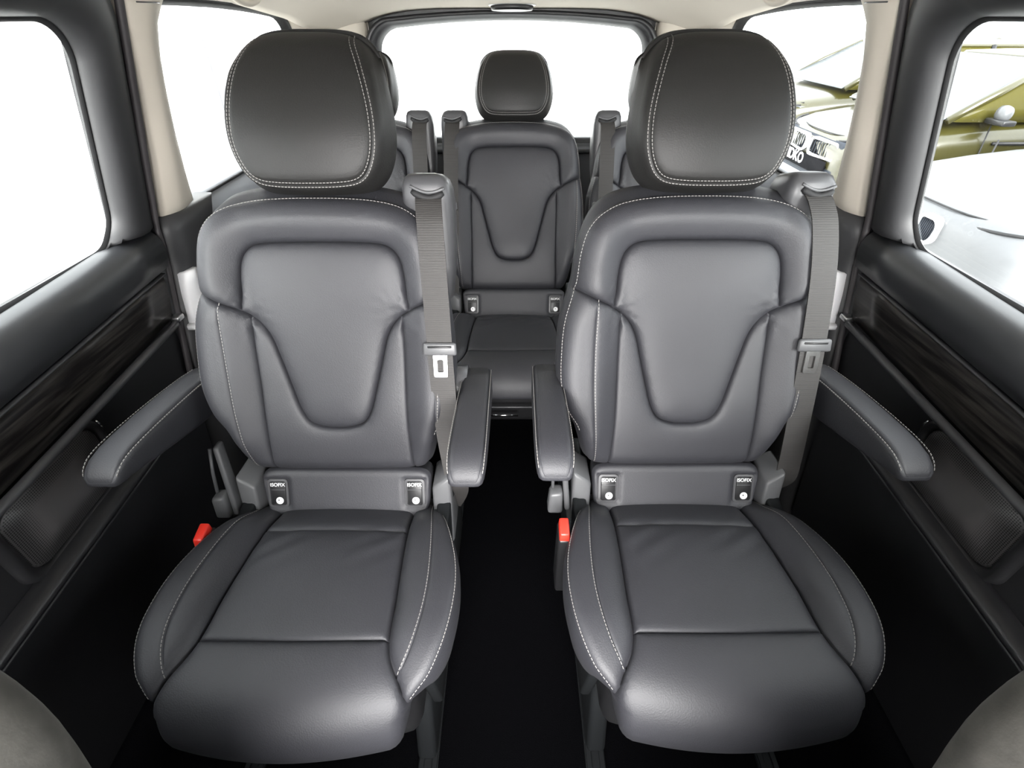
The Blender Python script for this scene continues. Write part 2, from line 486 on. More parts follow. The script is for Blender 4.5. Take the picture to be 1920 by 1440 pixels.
def build_door(sg, num, side):
    # base panel of the sliding door (the thing itself)
    o = sweep_obj('door_%d' % num, [(-0.06, 0.02), (-0.005, 0.02), (-0.005, 0.40), (-0.005, 0.62), (-0.01, 0.80), (-0.02, 0.84), (-0.06, 0.84)], -0.28, 1.0, sg, DOORPL, yend=door_end, smooth=False)
    structure(o, 'sliding door with dark wood trim and speaker on the %s side' % side)
    P = o
    # upper pad rolling up to the window sill
    prof = [(-0.03, 0.738), (0.014, 0.7385), (0.020, 0.744), (0.024, 0.765), (0.024, 0.788), (0.020, 0.806), (0.012, 0.821), (0.0, 0.832), (-0.014, 0.839), (-0.032, 0.842), (-0.05, 0.836)]
    sweep_obj('upper_pad', prof, -0.28, 1, sg, PADPL, P, slope=0.02, yend=lambda z: door_end(z) - 0.012)
    # bright sill strip on top of the pad next to the glass
    # wood veneer panel
    sweep_obj('wood_trim', [(-0.02, 0.628), (0.008, 0.630), (0.014, 0.65), (0.016, 0.68), (0.014, 0.71), (0.010, 0.728), (-0.02, 0.730)], -0.28, 1, sg, WOOD, P, slope=0.05, yend=lambda z: door_end(z) - 0.02)
    sweep_obj('trim_line', [(0.004, 0.7285), (0.016, 0.7285), (0.0175, 0.732), (0.004, 0.7335)], -0.28, 1, sg, PLASTIC, P, slope=0.05, yend=lambda z: door_end(z) - 0.02)
    # grey bar below the wood
    c = [( 0.012 + 0.009 * math.cos(a), 0.617 + 0.0085 * math.sin(a)) for a in np.linspace(0, 2 * PI, 12, endpoint=False)]
    sweep_obj('chrome_strip', c, -0.28, 1, sg, PLASTIC, P, slope=0.055, yend=lambda z: door_end(z) - 0.015)
    # end bracket of the bar
    bk = obj_bm('strip_end_cap', block(-0.012, 0.012, -0.012, 0.012, -0.006, 0.006, 0.003), SATIN, P)
    bk.location = wp(sg, 1.022, 0.655, 0.012)
    # armrest ledge / pocket rim
    c = [(0.012 + 0.024 * math.cos(a), 0.452 + 0.014 * math.sin(a)) for a in np.linspace(0, 2 * PI, 14, endpoint=False)]
    sweep_obj('pocket_rim', c, -0.28, 0.93, sg, DOORPL, P, slope=0.05)
    c = [(0.004 + 0.016 * math.cos(a), 0.425 + 0.006 * math.sin(a)) for a in np.linspace(0, 2 * PI, 10, endpoint=False)]
    sweep_obj('pocket_lip', c, -0.28, 0.93, sg, DOORPL, P, slope=0.05)
    # speaker
    lo = rrect(0.475, 0.70, 0.468, 0.600, 0.028, 8)
    def wsp(y, z):     # shear like the photographed bezel: bottom edge rises to the rear, front edge leans
        return (y + 0.0 * z, z + 0.05 * (y - 0.5))
    oo = rrect(0.450, 0.715, 0.455, 0.612, 0.034, 8)
    bz = ring_loft(lo, oo, [(0, -0.004), (0.1, 0.006), (0.5, 0.010), (0.85, 0.008), (1, -0.006)], sg, DOORPL, 'speaker_bezel', P, wsp)
    L = [wsp(*p) for p in lo]
    R = [[wp(sg, y, z, -0.004) for y, z in L], [wp(sg, 0.59 + (y - 0.59) * 0.96, 0.54 + (z - 0.54) * 0.95, 0.0035) for y, z in L], [wp(sg, 0.59 + (y - 0.59) * 0.3, 0.54 + (z - 0.54) * 0.3, 0.006) for y, z in L]]
    V, F = rings_mesh(R, True, False, True); fixn(obj('speaker_grille', V, F, GRILLE, bz))
    # chrome accent along the bezel top and rear
    pts = [wp(sg, *wsp(y, z), 0.011) for y, z in [(0.52, 0.609), (0.58, 0.6095), (0.64, 0.6095), (0.675, 0.607)]]
    tube_obj('chrome_accent', pts, [0.001, 0.0028, 0.003, 0.002], SATIN, bz, 8)
    pts = [wp(sg, *wsp(y, z), 0.009) for y, z in [(0.708, 0.598), (0.7115, 0.588), (0.7125, 0.572)]]
    tube_obj('chrome_accent', pts, [0.0015, 0.0024, 0.001], CHROME, bz, 8)
    # window frame and glass
    inn = rrect(-0.20, 0.995, 0.845, 1.222, 0.065, 10)
    out = rrect(-0.28, 1.085, 0.79, 1.30, 0.085, 10)
    ring_loft(inn, out, [(0, -0.034), (0.02, -0.02), (0.10, -0.004), (0.22, 0.006), (0.45, 0.012), (0.7, 0.010), (0.92, 0.004), (1.0, -0.02)], sg, PILLARPL, 'window_frame', P, zmin=(0.847, -0.028))
    o2 = rrect(-0.19, 0.990, 0.850, 1.217, 0.062, 10)
    ring_loft(o2, rrect(-0.21, 1.0, 0.834, 1.228, 0.068, 10), [(0, -0.030), (0.3, -0.024), (0.8, -0.024), (1, -0.034)], sg, BLACK, 'window_seal', P)
    pane(inn, sg, -0.034, 'window_pane', P)
    # rubber seal at the rear door edge
    zs = [0.45, 0.53, 0.60, 0.68, 0.76, 0.82, 0.87, 0.95, 1.03, 1.11, 1.18, 1.25, 1.29]
    V, F = tube([wp(sg, door_end(z) + 0.001, z, 0.006) for z in zs], 0.0075, 10)
    fixn(obj('edge_seal', V, F, SEAL, P))
    # lamp/vent-like ribs low at the door front (dim)
    return o

build_door(-1, 1, 'left'); build_door(1, 2, 'right')

def build_quarter(sg, num, side):
    # rear side wall below the glass
    wallo = sweep_obj('wall_%s' % side, [(-0.06, 0.0), (0.0, 0.0), (0.0, 0.30), (0.004, 0.55), (0.004, 0.80), (-0.02, 0.85), (-0.06, 0.85)], 1.02, 2.33, sg, PILLARPL, smooth=False)
    structure(wallo, 'dark rear side trim below the %s quarter window' % side)
    # body jamb behind the door edge, closing the gap
    sweep_obj('door_jamb', [(-0.10, 0.0), (-0.065, 0.0), (-0.065, 0.79), (-0.10, 0.79)], 0.80, 1.22, sg, BLACK, wallo, smooth=False)
    sweep_obj('door_jamb', [(-0.07, 0.82), (-0.036, 0.82), (-0.036, 1.33), (-0.07, 1.33)], 1.03, 1.20, sg, BLACK, wallo, smooth=False)
    # front body side (front door zone)
    fw = sweep_obj('front_side', [(-0.06, 0.0), (0.0, 0.0), (0.0, 0.84), (-0.06, 0.85)], -1.3, -0.27, sg, DOORPL, wallo, smooth=False)
    # B pillar near the front seats
    rr = []
    for z in (0.8, 0.95, 1.1, 1.31): rr.append([wp(sg, -0.36, z, 0.02), wp(sg, -0.27, z, 0.02), wp(sg, -0.27, z, -0.06), wp(sg, -0.36, z, -0.06)])
    V, F = rings_mesh(rr); fixn(obj('front_pillar', V, F, PILLARPL, wallo, False))
    tube_obj('windscreen_pillar', [(sg * 0.80, -1.3, 0.82), (sg * 0.76, -0.9, 1.06), (sg * 0.70, -0.45, 1.29)], 0.04, PILLARPL, wallo, 8)
    # sloping sill ledge under the quarter glass
    prof = [(-0.05, 0.858), (-0.03, 0.860), (-0.018, 0.857), (-0.012, 0.853), (0.0, 0.842), (0.026, 0.808), (0.034, 0.792), (0.034, 0.770), (0.0, 0.76), (-0.05, 0.76)]
    sweep_obj('quarter_sill', prof, 1.255, 2.05, sg, SILLPL, wallo)
    c = [(-0.006 + 0.004 * math.cos(a), 0.851 + 0.004 * math.sin(a)) for a in np.linspace(0, 2 * PI, 8, endpoint=False)]
    sweep_obj('sill_seal', c, 1.25, 2.02, sg, BLACK, wallo)
    # dark lower pillar trim
    zs = np.linspace(0.05, 0.862, 24)
    rings = []
    for z in zs:
        f = float(np.interp(z, [0.05, 0.53, 0.64, 0.76, 0.862], [0.92, 1.00, 1.036, 1.072, 1.092]))
        r = float(np.interp(z, [0.05, 0.7, 0.78, 0.862], [1.30, 1.26, 1.262, 1.30]))
        rings.append([wp(sg, f, z, -0.02), wp(sg, f + 0.006, z, 0.012), wp(sg, f + 0.02, z, 0.026), wp(sg, f + 0.05, z, 0.034), wp(sg, f + 0.09, z, 0.036), wp(sg, r - 0.02, z, 0.034), wp(sg, r, z, 0.024), wp(sg, r + 0.004, z, -0.02)])
    V, F = rings_mesh(rings); fixn(obj('lower_pillar_trim', V, F, PILLARPL, wallo))
    # pale plate with a ledge in the lower pillar
    rings = []
    for z in np.linspace(0.628, 0.742, 6):
        f = float(np.interp(z, [0.62, 0.75], [1.040, 1.072])); r = float(np.interp(z, [0.62, 0.75], [1.135, 1.112]))
        rings.append([wp(sg, f, z, 0.02), wp(sg, f + 0.004, z, 0.040), wp(sg, (f + r) / 2, z, 0.048), wp(sg, r, z, 0.042), wp(sg, r, z, 0.02)])
    V, F = rings_mesh(rings); pl = fixn(obj('trim_plate', V, F, PLATEW, wallo))
    rings = []
    for z in (0.614, 0.617, 0.626, 0.629):
        b = 0.004 if z in (0.617, 0.626) else 0
        rings.append([wp(sg, 1.034 - b, z, 0.02), wp(sg, 1.034 - b, z, 0.052 + b), wp(sg, 1.135 + b, z, 0.056 + b), wp(sg, 1.135 + b, z, 0.02)])
    V, F = rings_mesh(rings); fixn(obj('plate_ledge', V, F, PLATEW, pl))
    # beige upper pillar
    zs = np.linspace(0.857, 1.272, 22); rings = []
    for z in zs:
        f = float(np.interp(z, [0.857, 0.97, 1.10, 1.25, 1.29], [1.112, 1.112, 1.105, 1.090, 1.085]))
        r = float(np.interp(z, [0.857, 0.93, 1.01, 1.10, 1.16, 1.215, 1.245, 1.28], [1.262, 1.238, 1.216, 1.200, 1.196, 1.206, 1.235, 1.28]))
        w = r - f; lo = -0.0 if z > 0.87 else 0.0
        k = 0.75 if z < 0.862 else 1
        rings.append([wp(sg, f, z, -0.02), wp(sg, f, z, 0.006 * k), wp(sg, f + 0.1 * w, z, 0.018 * k), wp(sg, f + 0.26 * w, z, 0.029 * k), wp(sg, f + 0.42 * w, z, 0.030 * k), wp(sg, f + 0.60 * w, z, 0.024 * k), wp(sg, f + 0.85 * w, z, 0.012 * k), wp(sg, r, z, -0.004), wp(sg, r + 0.002, z, -0.03)])
    V, F = rings_mesh(rings); fixn(obj('upper_pillar_trim', V, F, BEIGE, wallo))
    # beige strip joining pillar and headliner above the door
    tube_obj('headliner_joint', [wp(sg, y, 1.243, 0.0305 if y < 1.17 else 0.022) for y in (1.10, 1.13, 1.16, 1.185)], 0.0012, PLASTIC, wallo, 6)
    # quarter window: structure of its own
    inn = rrect(1.195, 2.01, 0.855, 1.24, 0.03, 10, r_top_rear=0.16)
    def warp(y, z):   # top edge falls to the rear
        t = max(0, (z - 0.86) / 0.38); return (y, z - 0.035 * t * max(0, (y - 1.3) / 0.7) ** 2)
    out = rrect(1.18, 2.07, 0.835, 1.262, 0.04, 10, r_top_rear=0.19)
    wo = ring_loft(inn, out, [(0, -0.03), (0.25, -0.012), (0.6, -0.008), (1, -0.03)], sg, BLACK, 'window_%d' % num, None, warp)
    structure(wo, 'rear quarter window on the %s side' % side)
    pane(inn, sg, -0.03, 'window_pane', wo, warp)
    # beige trim over and behind the quarter window down to the rear pillar
    outer = rrect(1.10, 2.34, 0.80, 1.30, 0.05, 10, r_top_rear=0.12)
    inner = rrect(1.20, 2.045, 0.85, 1.252, 0.035, 10, r_top_rear=0.175)
    keep = [k for k in range(len(inner)) if inner[k][1] > 0.875 and inner[k][0] > 1.21]
    k0 = next(k for k in keep if (k - 1) % len(inner) not in keep); run = []
    while k0 in keep and k0 not in run: run.append(k0); k0 = (k0 + 1) % len(inner)
    rg = []
    for t, off in [(0, -0.012), (0.04, 0.0), (0.15, 0.008), (0.5, 0.014), (1, 0.02)]:
        rg.append([wp(sg, *warp(inner[k][0] + (outer[k][0] - inner[k][0]) * t, inner[k][1] + (outer[k][1] - inner[k][1]) * t), off) for k in run])
    V, F = rings_mesh(rg, False); fixn(obj('window_surround', V, F, BEIGE, wo))
    # rear pillar, turning in to the tailgate
    rings = []
    for z in np.linspace(0.0, 1.24, 20):
        xw = W(z); k = float(np.interp(z, [0, 0.8, 1.24], [1, 1, 0.93]))
        rings.append([(sg * (xw - 0.01), 2.06, z), (sg * (xw - 0.018), 2.14, z), (sg * (xw - 0.04) * k, 2.21, z), (sg * (xw - 0.085) * k, 2.26, z), (sg * (xw * 0.5 + 0.29 - 0.05) * k, 2.30, z), (sg * 0.555, 2.32, z), (sg * 0.555, 2.36, z), (sg * (xw + 0.03), 2.36, z), (sg * (xw + 0.03), 2.06, z)])
    V, F = rings_mesh(rings); dp = fixn(obj('rear_pillar_trim', V, F, BEIGE, wallo))
    cv = obj_bm('pillar_cover', block(-0.016, 0.016, -0.003, 0.003, -0.028, 0.028, 0.002), BEIGE, dp)
    cv.location = (sg * 0.612, 2.262, 1.145); cv.rotation_euler = (0, 0, sg * -0.8)
    return wallo
build_quarter(-1, 1, 'left'); build_quarter(1, 2, 'right')

# tailgate
def tail_loop(xh, z0, zc, zs, r, n=10, yb=2.3):
    """window loop with arched top, in (x,z)"""
    base = rrect(-xh, xh, z0, zs, r, n)
    return [(x, z + (zc - zs) * (1 - (x / xh) ** 2) * max(0, min(1, (z - (zs - r)) / r))) for x, z in base]
tg = obj_bm('wall_back', block(-0.80, 0.80, 2.33, 2.40, 0.0, 0.80, 0.01), PILLARPL, None)
structure(tg, 'dark inner panel of the tailgate')
inn = tail_loop(0.514, 0.79, 1.204, 1.172, 0.07); outl = tail_loop(0.566, 0.74, 1.237, 1.205, 0.09)
rings = []
for t, y in [(0, 2.352), (0.12, 2.335), (0.35, 2.318), (0.55, 2.312), (0.62, 2.300), (0.85, 2.296), (1.0, 2.31), (1.02, 2.36)]:
    rings.append([(a + (c - a) * t, y, b + (d - b) * t) for (a, b), (c, d) in zip(inn, outl)])
V, F = rings_mesh(rings, True, False, False)
rw = fixn(obj('window_3', V, F, DOORPL)); structure(rw, 'dark framed rear window in the tailgate')
# backing around the frame up to roof and pillars
big = tail_loop(0.86, 0.60, 1.33, 1.33, 0.05)
rings = [[(x, 2.365, z) for x, z in outl], [(x, 2.365, z) for x, z in big], [(x, 2.40, z) for x, z in big]]
V, F = rings_mesh(rings, True, False, False); fixn(obj('tailgate_frame', V, F, BLACKPL, rw, False))
V, F = rings_mesh([[(x, 2.350, z) for x, z in inn], [(x, 2.354, z) for x, z in inn]]); fixn(obj('window_pane', V, F, GLASS, rw, False))
# roof sides outboard of the headliner, closing the shell
for sg in (-1, 1):
    rr = []
    for y in (-0.45, 0.5, 1.3, 2.38): rr.append([(sg * 0.64, y, 1.34), (sg * 0.80, y, 1.34), (sg * 0.80, y, 1.262), (sg * 0.72, y, 1.262)])
    V, F = rings_mesh(rr); structure(fixn(obj('trim_%d' % (1 if sg < 0 else 2), V, F, HEADLINER, None, False)), 'roof side rail above the doors')
rr = [[(x, 2.31, 1.27), (x, 2.42, 1.27), (x, 2.42, 1.36), (x, 2.31, 1.36)] for x in (-0.8, 0, 0.8)]
V, F = rings_mesh(rr); structure(fixn(obj('trim_3', V, F, HEADLINER, None, False)), 'roof cross rail over the tailgate')
# firewall and dashboard in front of the front seats
structure(obj_bm('wall_front', block(-0.80, 0.80, -1.36, -1.28, 0.0, 0.80, 0.01), BLACKPL), 'firewall ahead of the front seats')
db = obj_bm('dashboard', hexa([(-0.78, -1.275, 0.45), (0.78, -1.275, 0.45), (0.78, -0.98, 0.42), (-0.78, -0.98, 0.42), (-0.78, -1.275, 0.80), (0.78, -1.275, 0.80), (0.78, -0.92, 0.76), (-0.78, -0.92, 0.76)], 0.03, 3), BLACKPL)
obj_bm('sun_block_display', hexa([(-0.17, -1.02, 0.70), (0.17, -1.02, 0.70), (0.17, -0.93, 0.70), (-0.17, -0.93, 0.70), (-0.15, -1.04, 0.93), (0.15, -1.04, 0.93), (0.15, -1.00, 0.93), (-0.15, -1.00, 0.93)], 0.012), BLACKPL, db)  # unseen display, added to keep sun off the inner cushion corners
obj_bm('sun_block_stack', hexa([(-0.16, -1.0, 0.0), (0.16, -1.0, 0.0), (0.16, -0.80, 0.0), (-0.16, -0.80, 0.0), (-0.16, -1.0, 0.70), (0.16, -1.0, 0.70), (0.16, -0.88, 0.66), (-0.16, -0.88, 0.66)], 0.02), BLACKPL, db)  # unseen stack below it, added for the same sun blocking
tag(db, 'black dashboard under the windscreen behind the viewer', 'dashboard')

# roof fittings
def oval(name, rx, ry, h, m, parent, n=28, z0=0.0):
    R = [[(rx * k * math.cos(a), ry * k * math.sin(a), z) for a in np.linspace(0, 2 * PI, n, endpoint=False)] for k, z in ((1, z0), (1, z0 - h * 0.6), (0.94, z0 - h), (0.6, z0 - h))]
    V, F = rings_mesh(R); return fixn(obj(name, V, F, m, parent))
dm = empty('ceiling_light', (0.0, 2.21, 1.2515)); dm.rotation_euler = (math.radians(-6), 0, 0)
tag(dm, 'black oval lamp in the headliner over the rear window', 'ceiling light')
oval('bezel', 0.084, 0.045, 0.004, SATIN, dm); oval('lens', 0.076, 0.040, 0.017, BLACKPL, dm)
for sg in (-1, 1):
    g = empty('grab_handle', (sg * 0.61, 1.44, 1.262), 0)
    tag(g, 'beige grab handle on the headliner above the %s quarter window' % ('left' if sg < 0 else 'right'), 'grab handle', 'grab handles on the headliner')
    pts = [(0, -0.085 + 0.17 * t, 0.01 - 0.026 * math.sin(PI * t) ** 0.5) for t in np.linspace(0, 1, 15)]
    tube_obj('grip', pts, 0.008, BEIGE, g, 10)
    for yy in (-0.08, 0.08): obj_bm('mount', block(-0.013, 0.013, yy - 0.016, yy + 0.016, -0.006, 0.03, 0.005), BEIGE, g)

# ------------------------------------------------------------------ passenger seats
A0 = math.radians(17.7); PIV = (-0.022, 0.384)
def back_map(rec=0.0):
    def f(x, s, h):
        x = np.asarray(x, float); s = np.asarray(s, float); h = np.asarray(h, float)
        y = 0.02 + s * math.sin(A0) - h * math.cos(A0); z = 0.45 + s * math.cos(A0) + h * math.sin(A0)
        dy = y - PIV[0]; dz = z - PIV[1]; c, q = math.cos(rec), math.sin(rec)
        return np.stack([x + 0 * y, PIV[0] + dy * c + dz * q, PIV[1] + dz * c - dy * q], 1)
    return f
def bp(fm, x, s, h): return tuple(fm(np.array([x]), np.array([s]), np.array([h]))[0])

# --- backrest
B_OUT = mirror([(0, 0.546), (0.06, 0.545), (0.118, 0.540), (0.162, 0.529), (0.194, 0.509), (0.213, 0.482), (0.224, 0.44), (0.230, 0.39), (0.238, 0.32), (0.243, 0.25), (0.241, 0.195), (0.227, 0.145), (0.208, 0.112), (0.196, 0.075), (0.188, 0.045), (0.176, 0.022), (0.155, 0.013), (0.08, 0.010), (0, 0.010)])
B_OUT = [(x * (0.953 if x > 0 else 1.045), t) if t < 0.36 else (x * (0.945 if x > 0 else 1.0), t) for x, t in B_OUT]     # the belt side is slimmer
B_S = [(0.262, 0.392), (0.222, 0.378), (0.19, 0.364), (0.156, 0.347), (0.128, 0.326), (0.110, 0.297), (0.098, 0.255), (0.084, 0.202), (0.069, 0.151), (0.053, 0.125), (0.026, 0.1145), (0.0, 0.113)]
B_SH = B_S[::-1]
B_S = B_S + mx(B_S[::-1][1:])
B_P = [(0.156, 0.346), (0.152, 0.376), (0.149, 0.413), (0.143, 0.440), (0.131, 0.457), (0.112, 0.466), (0.06, 0.4695), (0.0, 0.470)]
B_P = B_P + mx(B_P[::-1][1:])
B_V = [(0.141, 0.338), (0.142, 0.27), (0.141, 0.19), (0.141, 0.115), (0.143, 0.04), (0.145, -0.02)]
B_B = [(0.190, 0.365), (0.192, 0.28), (0.190, 0.19), (0.185, 0.115), (0.180, 0.05), (0.177, -0.01)]
B_SEAMS = [B_S, B_P, B_V, mx(B_V), [(x + 0.012, t) for x, t in B_B], mx(B_B)]
def h_back(Q, do, ds):
    x = Q[:, 0]; s = Q[:, 1]; ax = np.abs(x)
    h = 0.034 * np.exp(-((s - 0.11) / 0.19) ** 2) - 0.006 + 0.018 * sstep(s, 0.18, 0.42)
    h -= 0.006 * (x / 0.15) ** 2 * 0                       # nearly flat across
    # dished centre between the side bolsters, bolsters proud
    h += 0.022 * sstep(ax, 0.13, 0.19) * sstep(s, 0.0, 0.10) * (1 - 0.5 * sstep(s, 0.33, 0.45))
    # horseshoe roll around the head of the centre panel
    dp = ds[1]
    sS = np.interp(ax, [p[0] for p in B_SH], [p[1] for p in B_SH])
    above = s > sS
    inP = above & (s < 0.47) & (ax < np.interp(s, [0.10, 0.346, 0.376, 0.413, 0.44, 0.457, 0.47], [0.156, 0.156, 0.152, 0.149, 0.143, 0.131, 0.10]))
    h += np.where(above & ~inP, 0.011 * (1 - np.exp(-(dp / 0.026) ** 2)) * (1 - np.exp(-ds[0] / 0.02)), 0)
    h += np.where(inP, 0.006 * (1 - np.exp(-(np.minimum(dp, ds[0]) / 0.03))), 0)
    # seams
    g = 0.0095 * np.exp(-ds[0] / 0.0028) + 0.0045 * np.exp(-ds[0] / 0.014)
    g = np.maximum(g, 0.0095 * np.exp(-ds[1] / 0.0028) + 0.0045 * np.exp(-ds[1] / 0.014))
    for k in (2, 3): g = np.maximum(g, 0.006 * np.exp(-ds[k] / 0.0024) + 0.0022 * np.exp(-ds[k] / 0.015))
    for k in (4, 5): g = np.maximum(g, 0.003 * np.exp(-ds[k] / 0.0025))
    h -= g
    # little gathers where the panel seams meet
    for sg in (-1, 1):
        rx = sg * x - 0.15; ry = s - 0.348; rr = np.hypot(rx, ry); th = np.arctan2(ry, rx)
        h += 0.0016 * np.sin(th * 15) * np.exp(-((rr - 0.03) / 0.022) ** 2) * np.where(sg * x < 0.17, 1, 0.3)
    h += 0.0012 * np.sin(17 * x + 3) * np.sin(23 * s + 1.0)
    # rolled edge
    r = 0.030 + 0.012 * sstep(s, 0.22, 0.42); d = np.clip(do, 0, r)
    h -= r - np.sqrt(np.maximum(r * r - (r - d) ** 2, 0))
    return h
PB = Patch(B_OUT, B_SEAMS, h_back)
B_PROBES = [('centre_panel', (0, 0.3)), ('upper_panel', (0, 0.51)), ('lower_panel', (0, 0.06)), ('side_panel', (0.165, 0.2)), ('side_panel', (-0.165, 0.2)), ('bolster', (0.217, 0.25)), ('bolster', (-0.21, 0.25))]

# --- headrest: front sheet in the backrest plane
H_OUT = mirror([(0, 0.808), (0.052, 0.807), (0.084, 0.800), (0.104, 0.782), (0.117, 0.748), (0.127, 0.705), (0.132, 0.66), (0.129, 0.622), (0.117, 0.588), (0.099, 0.568), (0.074, 0.559), (0.03, 0.556), (0, 0.5555)])
H_E = [(0.066, 0.83), (0.083, 0.785), (0.099, 0.745), (0.111, 0.70), (0.1165, 0.66), (0.115, 0.622), (0.105, 0.591), (0.090, 0.5735), (0.065, 0.566), (0.0, 0.5635)]
H_E = H_E + mx(H_E[::-1][1:])
def h_head(Q, do, ds):
    x = Q[:, 0]; s = Q[:, 1]
    h = 0.020 * (1 - (x / 0.135) ** 2) + 0.016 * np.exp(-((s - 0.64) / 0.08) ** 2) - 0.045 * sstep(s, 0.68, 0.83) * (s - 0.68) / 0.12
    h -= 0.004 * np.exp(-ds[0] / 0.003)
    r = 0.024 + 0.022 * sstep(s, 0.73, 0.79); d = np.clip(do, 0, r)
    h -= (r - np.sqrt(np.maximum(r * r - (r - d) ** 2, 0)))
    return h + 0.004
PH = Patch(H_OUT, [H_E], h_head, grid=0.008, insets=(0.001, 0.003, 0.006, 0.011, 0.018, 0.027))

# --- cushion: sheet runs from under the backrest forward (s) and rolls over the front edge
C_PROF = smooth_poly([(0.02, 0.366), (-0.04, 0.391), (-0.10, 0.415), (-0.20, 0.430), (-0.31, 0.436), (-0.365, 0.432), (-0.405, 0.418), (-0.432, 0.392), (-0.443, 0.355), (-0.437, 0.315), (-0.42, 0.275), (-0.40, 0.245)], False, 0.004)
_cs = np.concatenate([[0], np.cumsum(np.linalg.norm(np.diff(C_PROF, axis=0), axis=1))]) - 0.02 - 0.0
_tan = np.gradient(C_PROF, axis=0); _tan /= np.linalg.norm(_tan, axis=1)[:, None]
_nor = np.stack([_tan[:, 1], -_tan[:, 0]], 1)          # up / forward
CS_END = float(_cs[-1])
def cush_map(x, s, h):
    x = np.asarray(x, float); s = np.asarray(s, float); h = np.asarray(h, float)
    y = np.interp(s, _cs, C_PROF[:, 0]) + h * np.interp(s, _cs, _nor[:, 0])
    z = np.interp(s, _cs, C_PROF[:, 1]) + h * np.interp(s, _cs, _nor[:, 1])
    bow = 0.018 * sstep(s, 0.30, 0.46)
    y = y - bow * (1 - (x / 0.2) ** 2) + 0.012 * sstep(s, 0.3, 0.46)
    return np.stack([x + 0 * y, y, z], 1)
CE = CS_END - 0.01
C_OUT = mirror([(0, -0.008), (0.15, -0.008), (0.18, 0.0), (0.197, 0.03), (0.214, 0.08), (0.237, 0.15), (0.250, 0.21), (0.252, 0.27), (0.243, 0.335), (0.224, 0.39), (0.203, 0.418), (0.190, 0.437), (0.186, 0.46), (0.183, 0.50), (0.176, 0.55), (0.165, CE - 0.03), (0.14, CE), (0, CE)])
C_I = [(0.139, -0.03), (0.139, 0.04), (0.141, 0.11), (0.145, 0.19), (0.149, 0.26), (0.151, 0.33), (0.159, 0.362), (0.173, 0.392), (0.183, 0.418), (0.192, 0.445)]
C_T = [(0.176, -0.03), (0.183, 0.05), (0.194, 0.12), (0.2015, 0.19), (0.204, 0.25), (0.2, 0.305), (0.19, 0.352), (0.173, 0.392)]
C_F = [(0.152, 0.332), (0.08, 0.3325), (0, 0.333)]; C_F = C_F + mx(C_F[::-1][1:])
C_R = [(0.1395, 0.105), (0.07, 0.106), (0, 0.106)]; C_R = C_R + mx(C_R[::-1][1:])
C_D = [(0.19, 0.437), (0.176, 0.47), (0.168, 0.52), (0.16, 0.60)]
C_SEAMS = [C_I, mx(C_I), C_T, mx(C_T), C_F, C_R]
def h_cush(Q, do, ds):
    x = Q[:, 0]; s = Q[:, 1]; ax = np.abs(x)
    ctr = np.minimum(ds[0], ds[1])
    h = 0.004 * (1 - (x / 0.16) ** 2)
    inner = ax < np.interp(s, [p[1] for p in C_I], [p[0] for p in C_I])
    h = np.where(inner | (s > 0.44), h, 0.0)
    # side bolsters swell above the seat
    h += np.where(~inner & (s < 0.45), 0.020 * (1 - np.exp(-ctr / 0.02)) * sstep(s, -0.02, 0.12) * (1 - 0.75 * sstep(s, 0.30, 0.44)), 0)
    h += 0.006 * np.exp(-((s - 0.40) / 0.06) ** 2) * np.where(inner, 1, 0)
    g = 0.010 * np.exp(-ctr / 0.003) + 0.004 * np.exp(-ctr / 0.016)
    g = np.maximum(g, np.minimum(0.003, 1) * np.exp(-np.minimum(ds[2], ds[3]) / 0.0025))
    g = np.maximum(g, 0.006 * np.exp(-ds[4] / 0.0025) + 0.003 * np.exp(-ds[4] / 0.018))
    g = np.maximum(g, 0.004 * np.exp(-ds[5] / 0.004) + 0.004 * np.exp(-ds[5] / 0.02))
    h -= g
    # creases of the worn seat panel, strongest at the rear
    cr = 0.0014 * np.sin((x * 0.9 + s * 1.3) * 95) * np.exp(-((s - 0.14) / 0.05) ** 2) * np.exp(-((ax - 0.09) / 0.05) ** 2)
    h += np.where(inner, cr + 0.002 * np.sin(13 * x + 2) * np.sin(16 * s), 0)
    r = np.where(s < 0.45, 0.016, 0.022); d = np.clip(do, 0, r)
    h -= r - np.sqrt(np.maximum(r * r - (r - d) ** 2, 0))
    return h
PC = Patch(C_OUT, C_SEAMS, h_cush)

# --- lower back strip between backrest and cushion (simple sheet, seat coordinates)
def strip_map(rec):
    def f(x, s, h):
        x = np.asarray(x, float); s = np.asarray(s, float); h = np.asarray(h, float)
        a = math.atan2(0.038, 0.077)
        return np.stack([x + 0 * s, -0.030 + s * math.sin(a) - h * math.cos(a), 0.372 + s * math.cos(a) + h * math.sin(a)], 1)
    return f
T_OUT = mirror([(0, 0.106), (0.14, 0.106), (0.165, 0.102), (0.176, 0.090), (0.174, 0.05), (0.168, 0.012), (0.155, -0.004), (0.14, -0.006), (0, -0.006)])
def h_strip(Q, do, ds):
    x = np.abs(Q[:, 0]); s = Q[:, 1]
    h = 0.006 + 0 * x
    # recess round each anchor tag
    dx = np.maximum(np.abs(x - 0.143) - 0.022, 0); dy = np.maximum(np.abs(s - 0.053) - 0.030, 0)
    h -= 0.005 * (1 - sstep(np.hypot(dx, dy), 0.0, 0.006))
    r = 0.014; d = np.clip(do, 0, r)
    return h - (r - np.sqrt(np.maximum(r * r - (r - d) ** 2, 0)))
PT = Patch(T_OUT, [], h_strip, grid=0.006, insets=(0.001, 0.003, 0.006, 0.011))

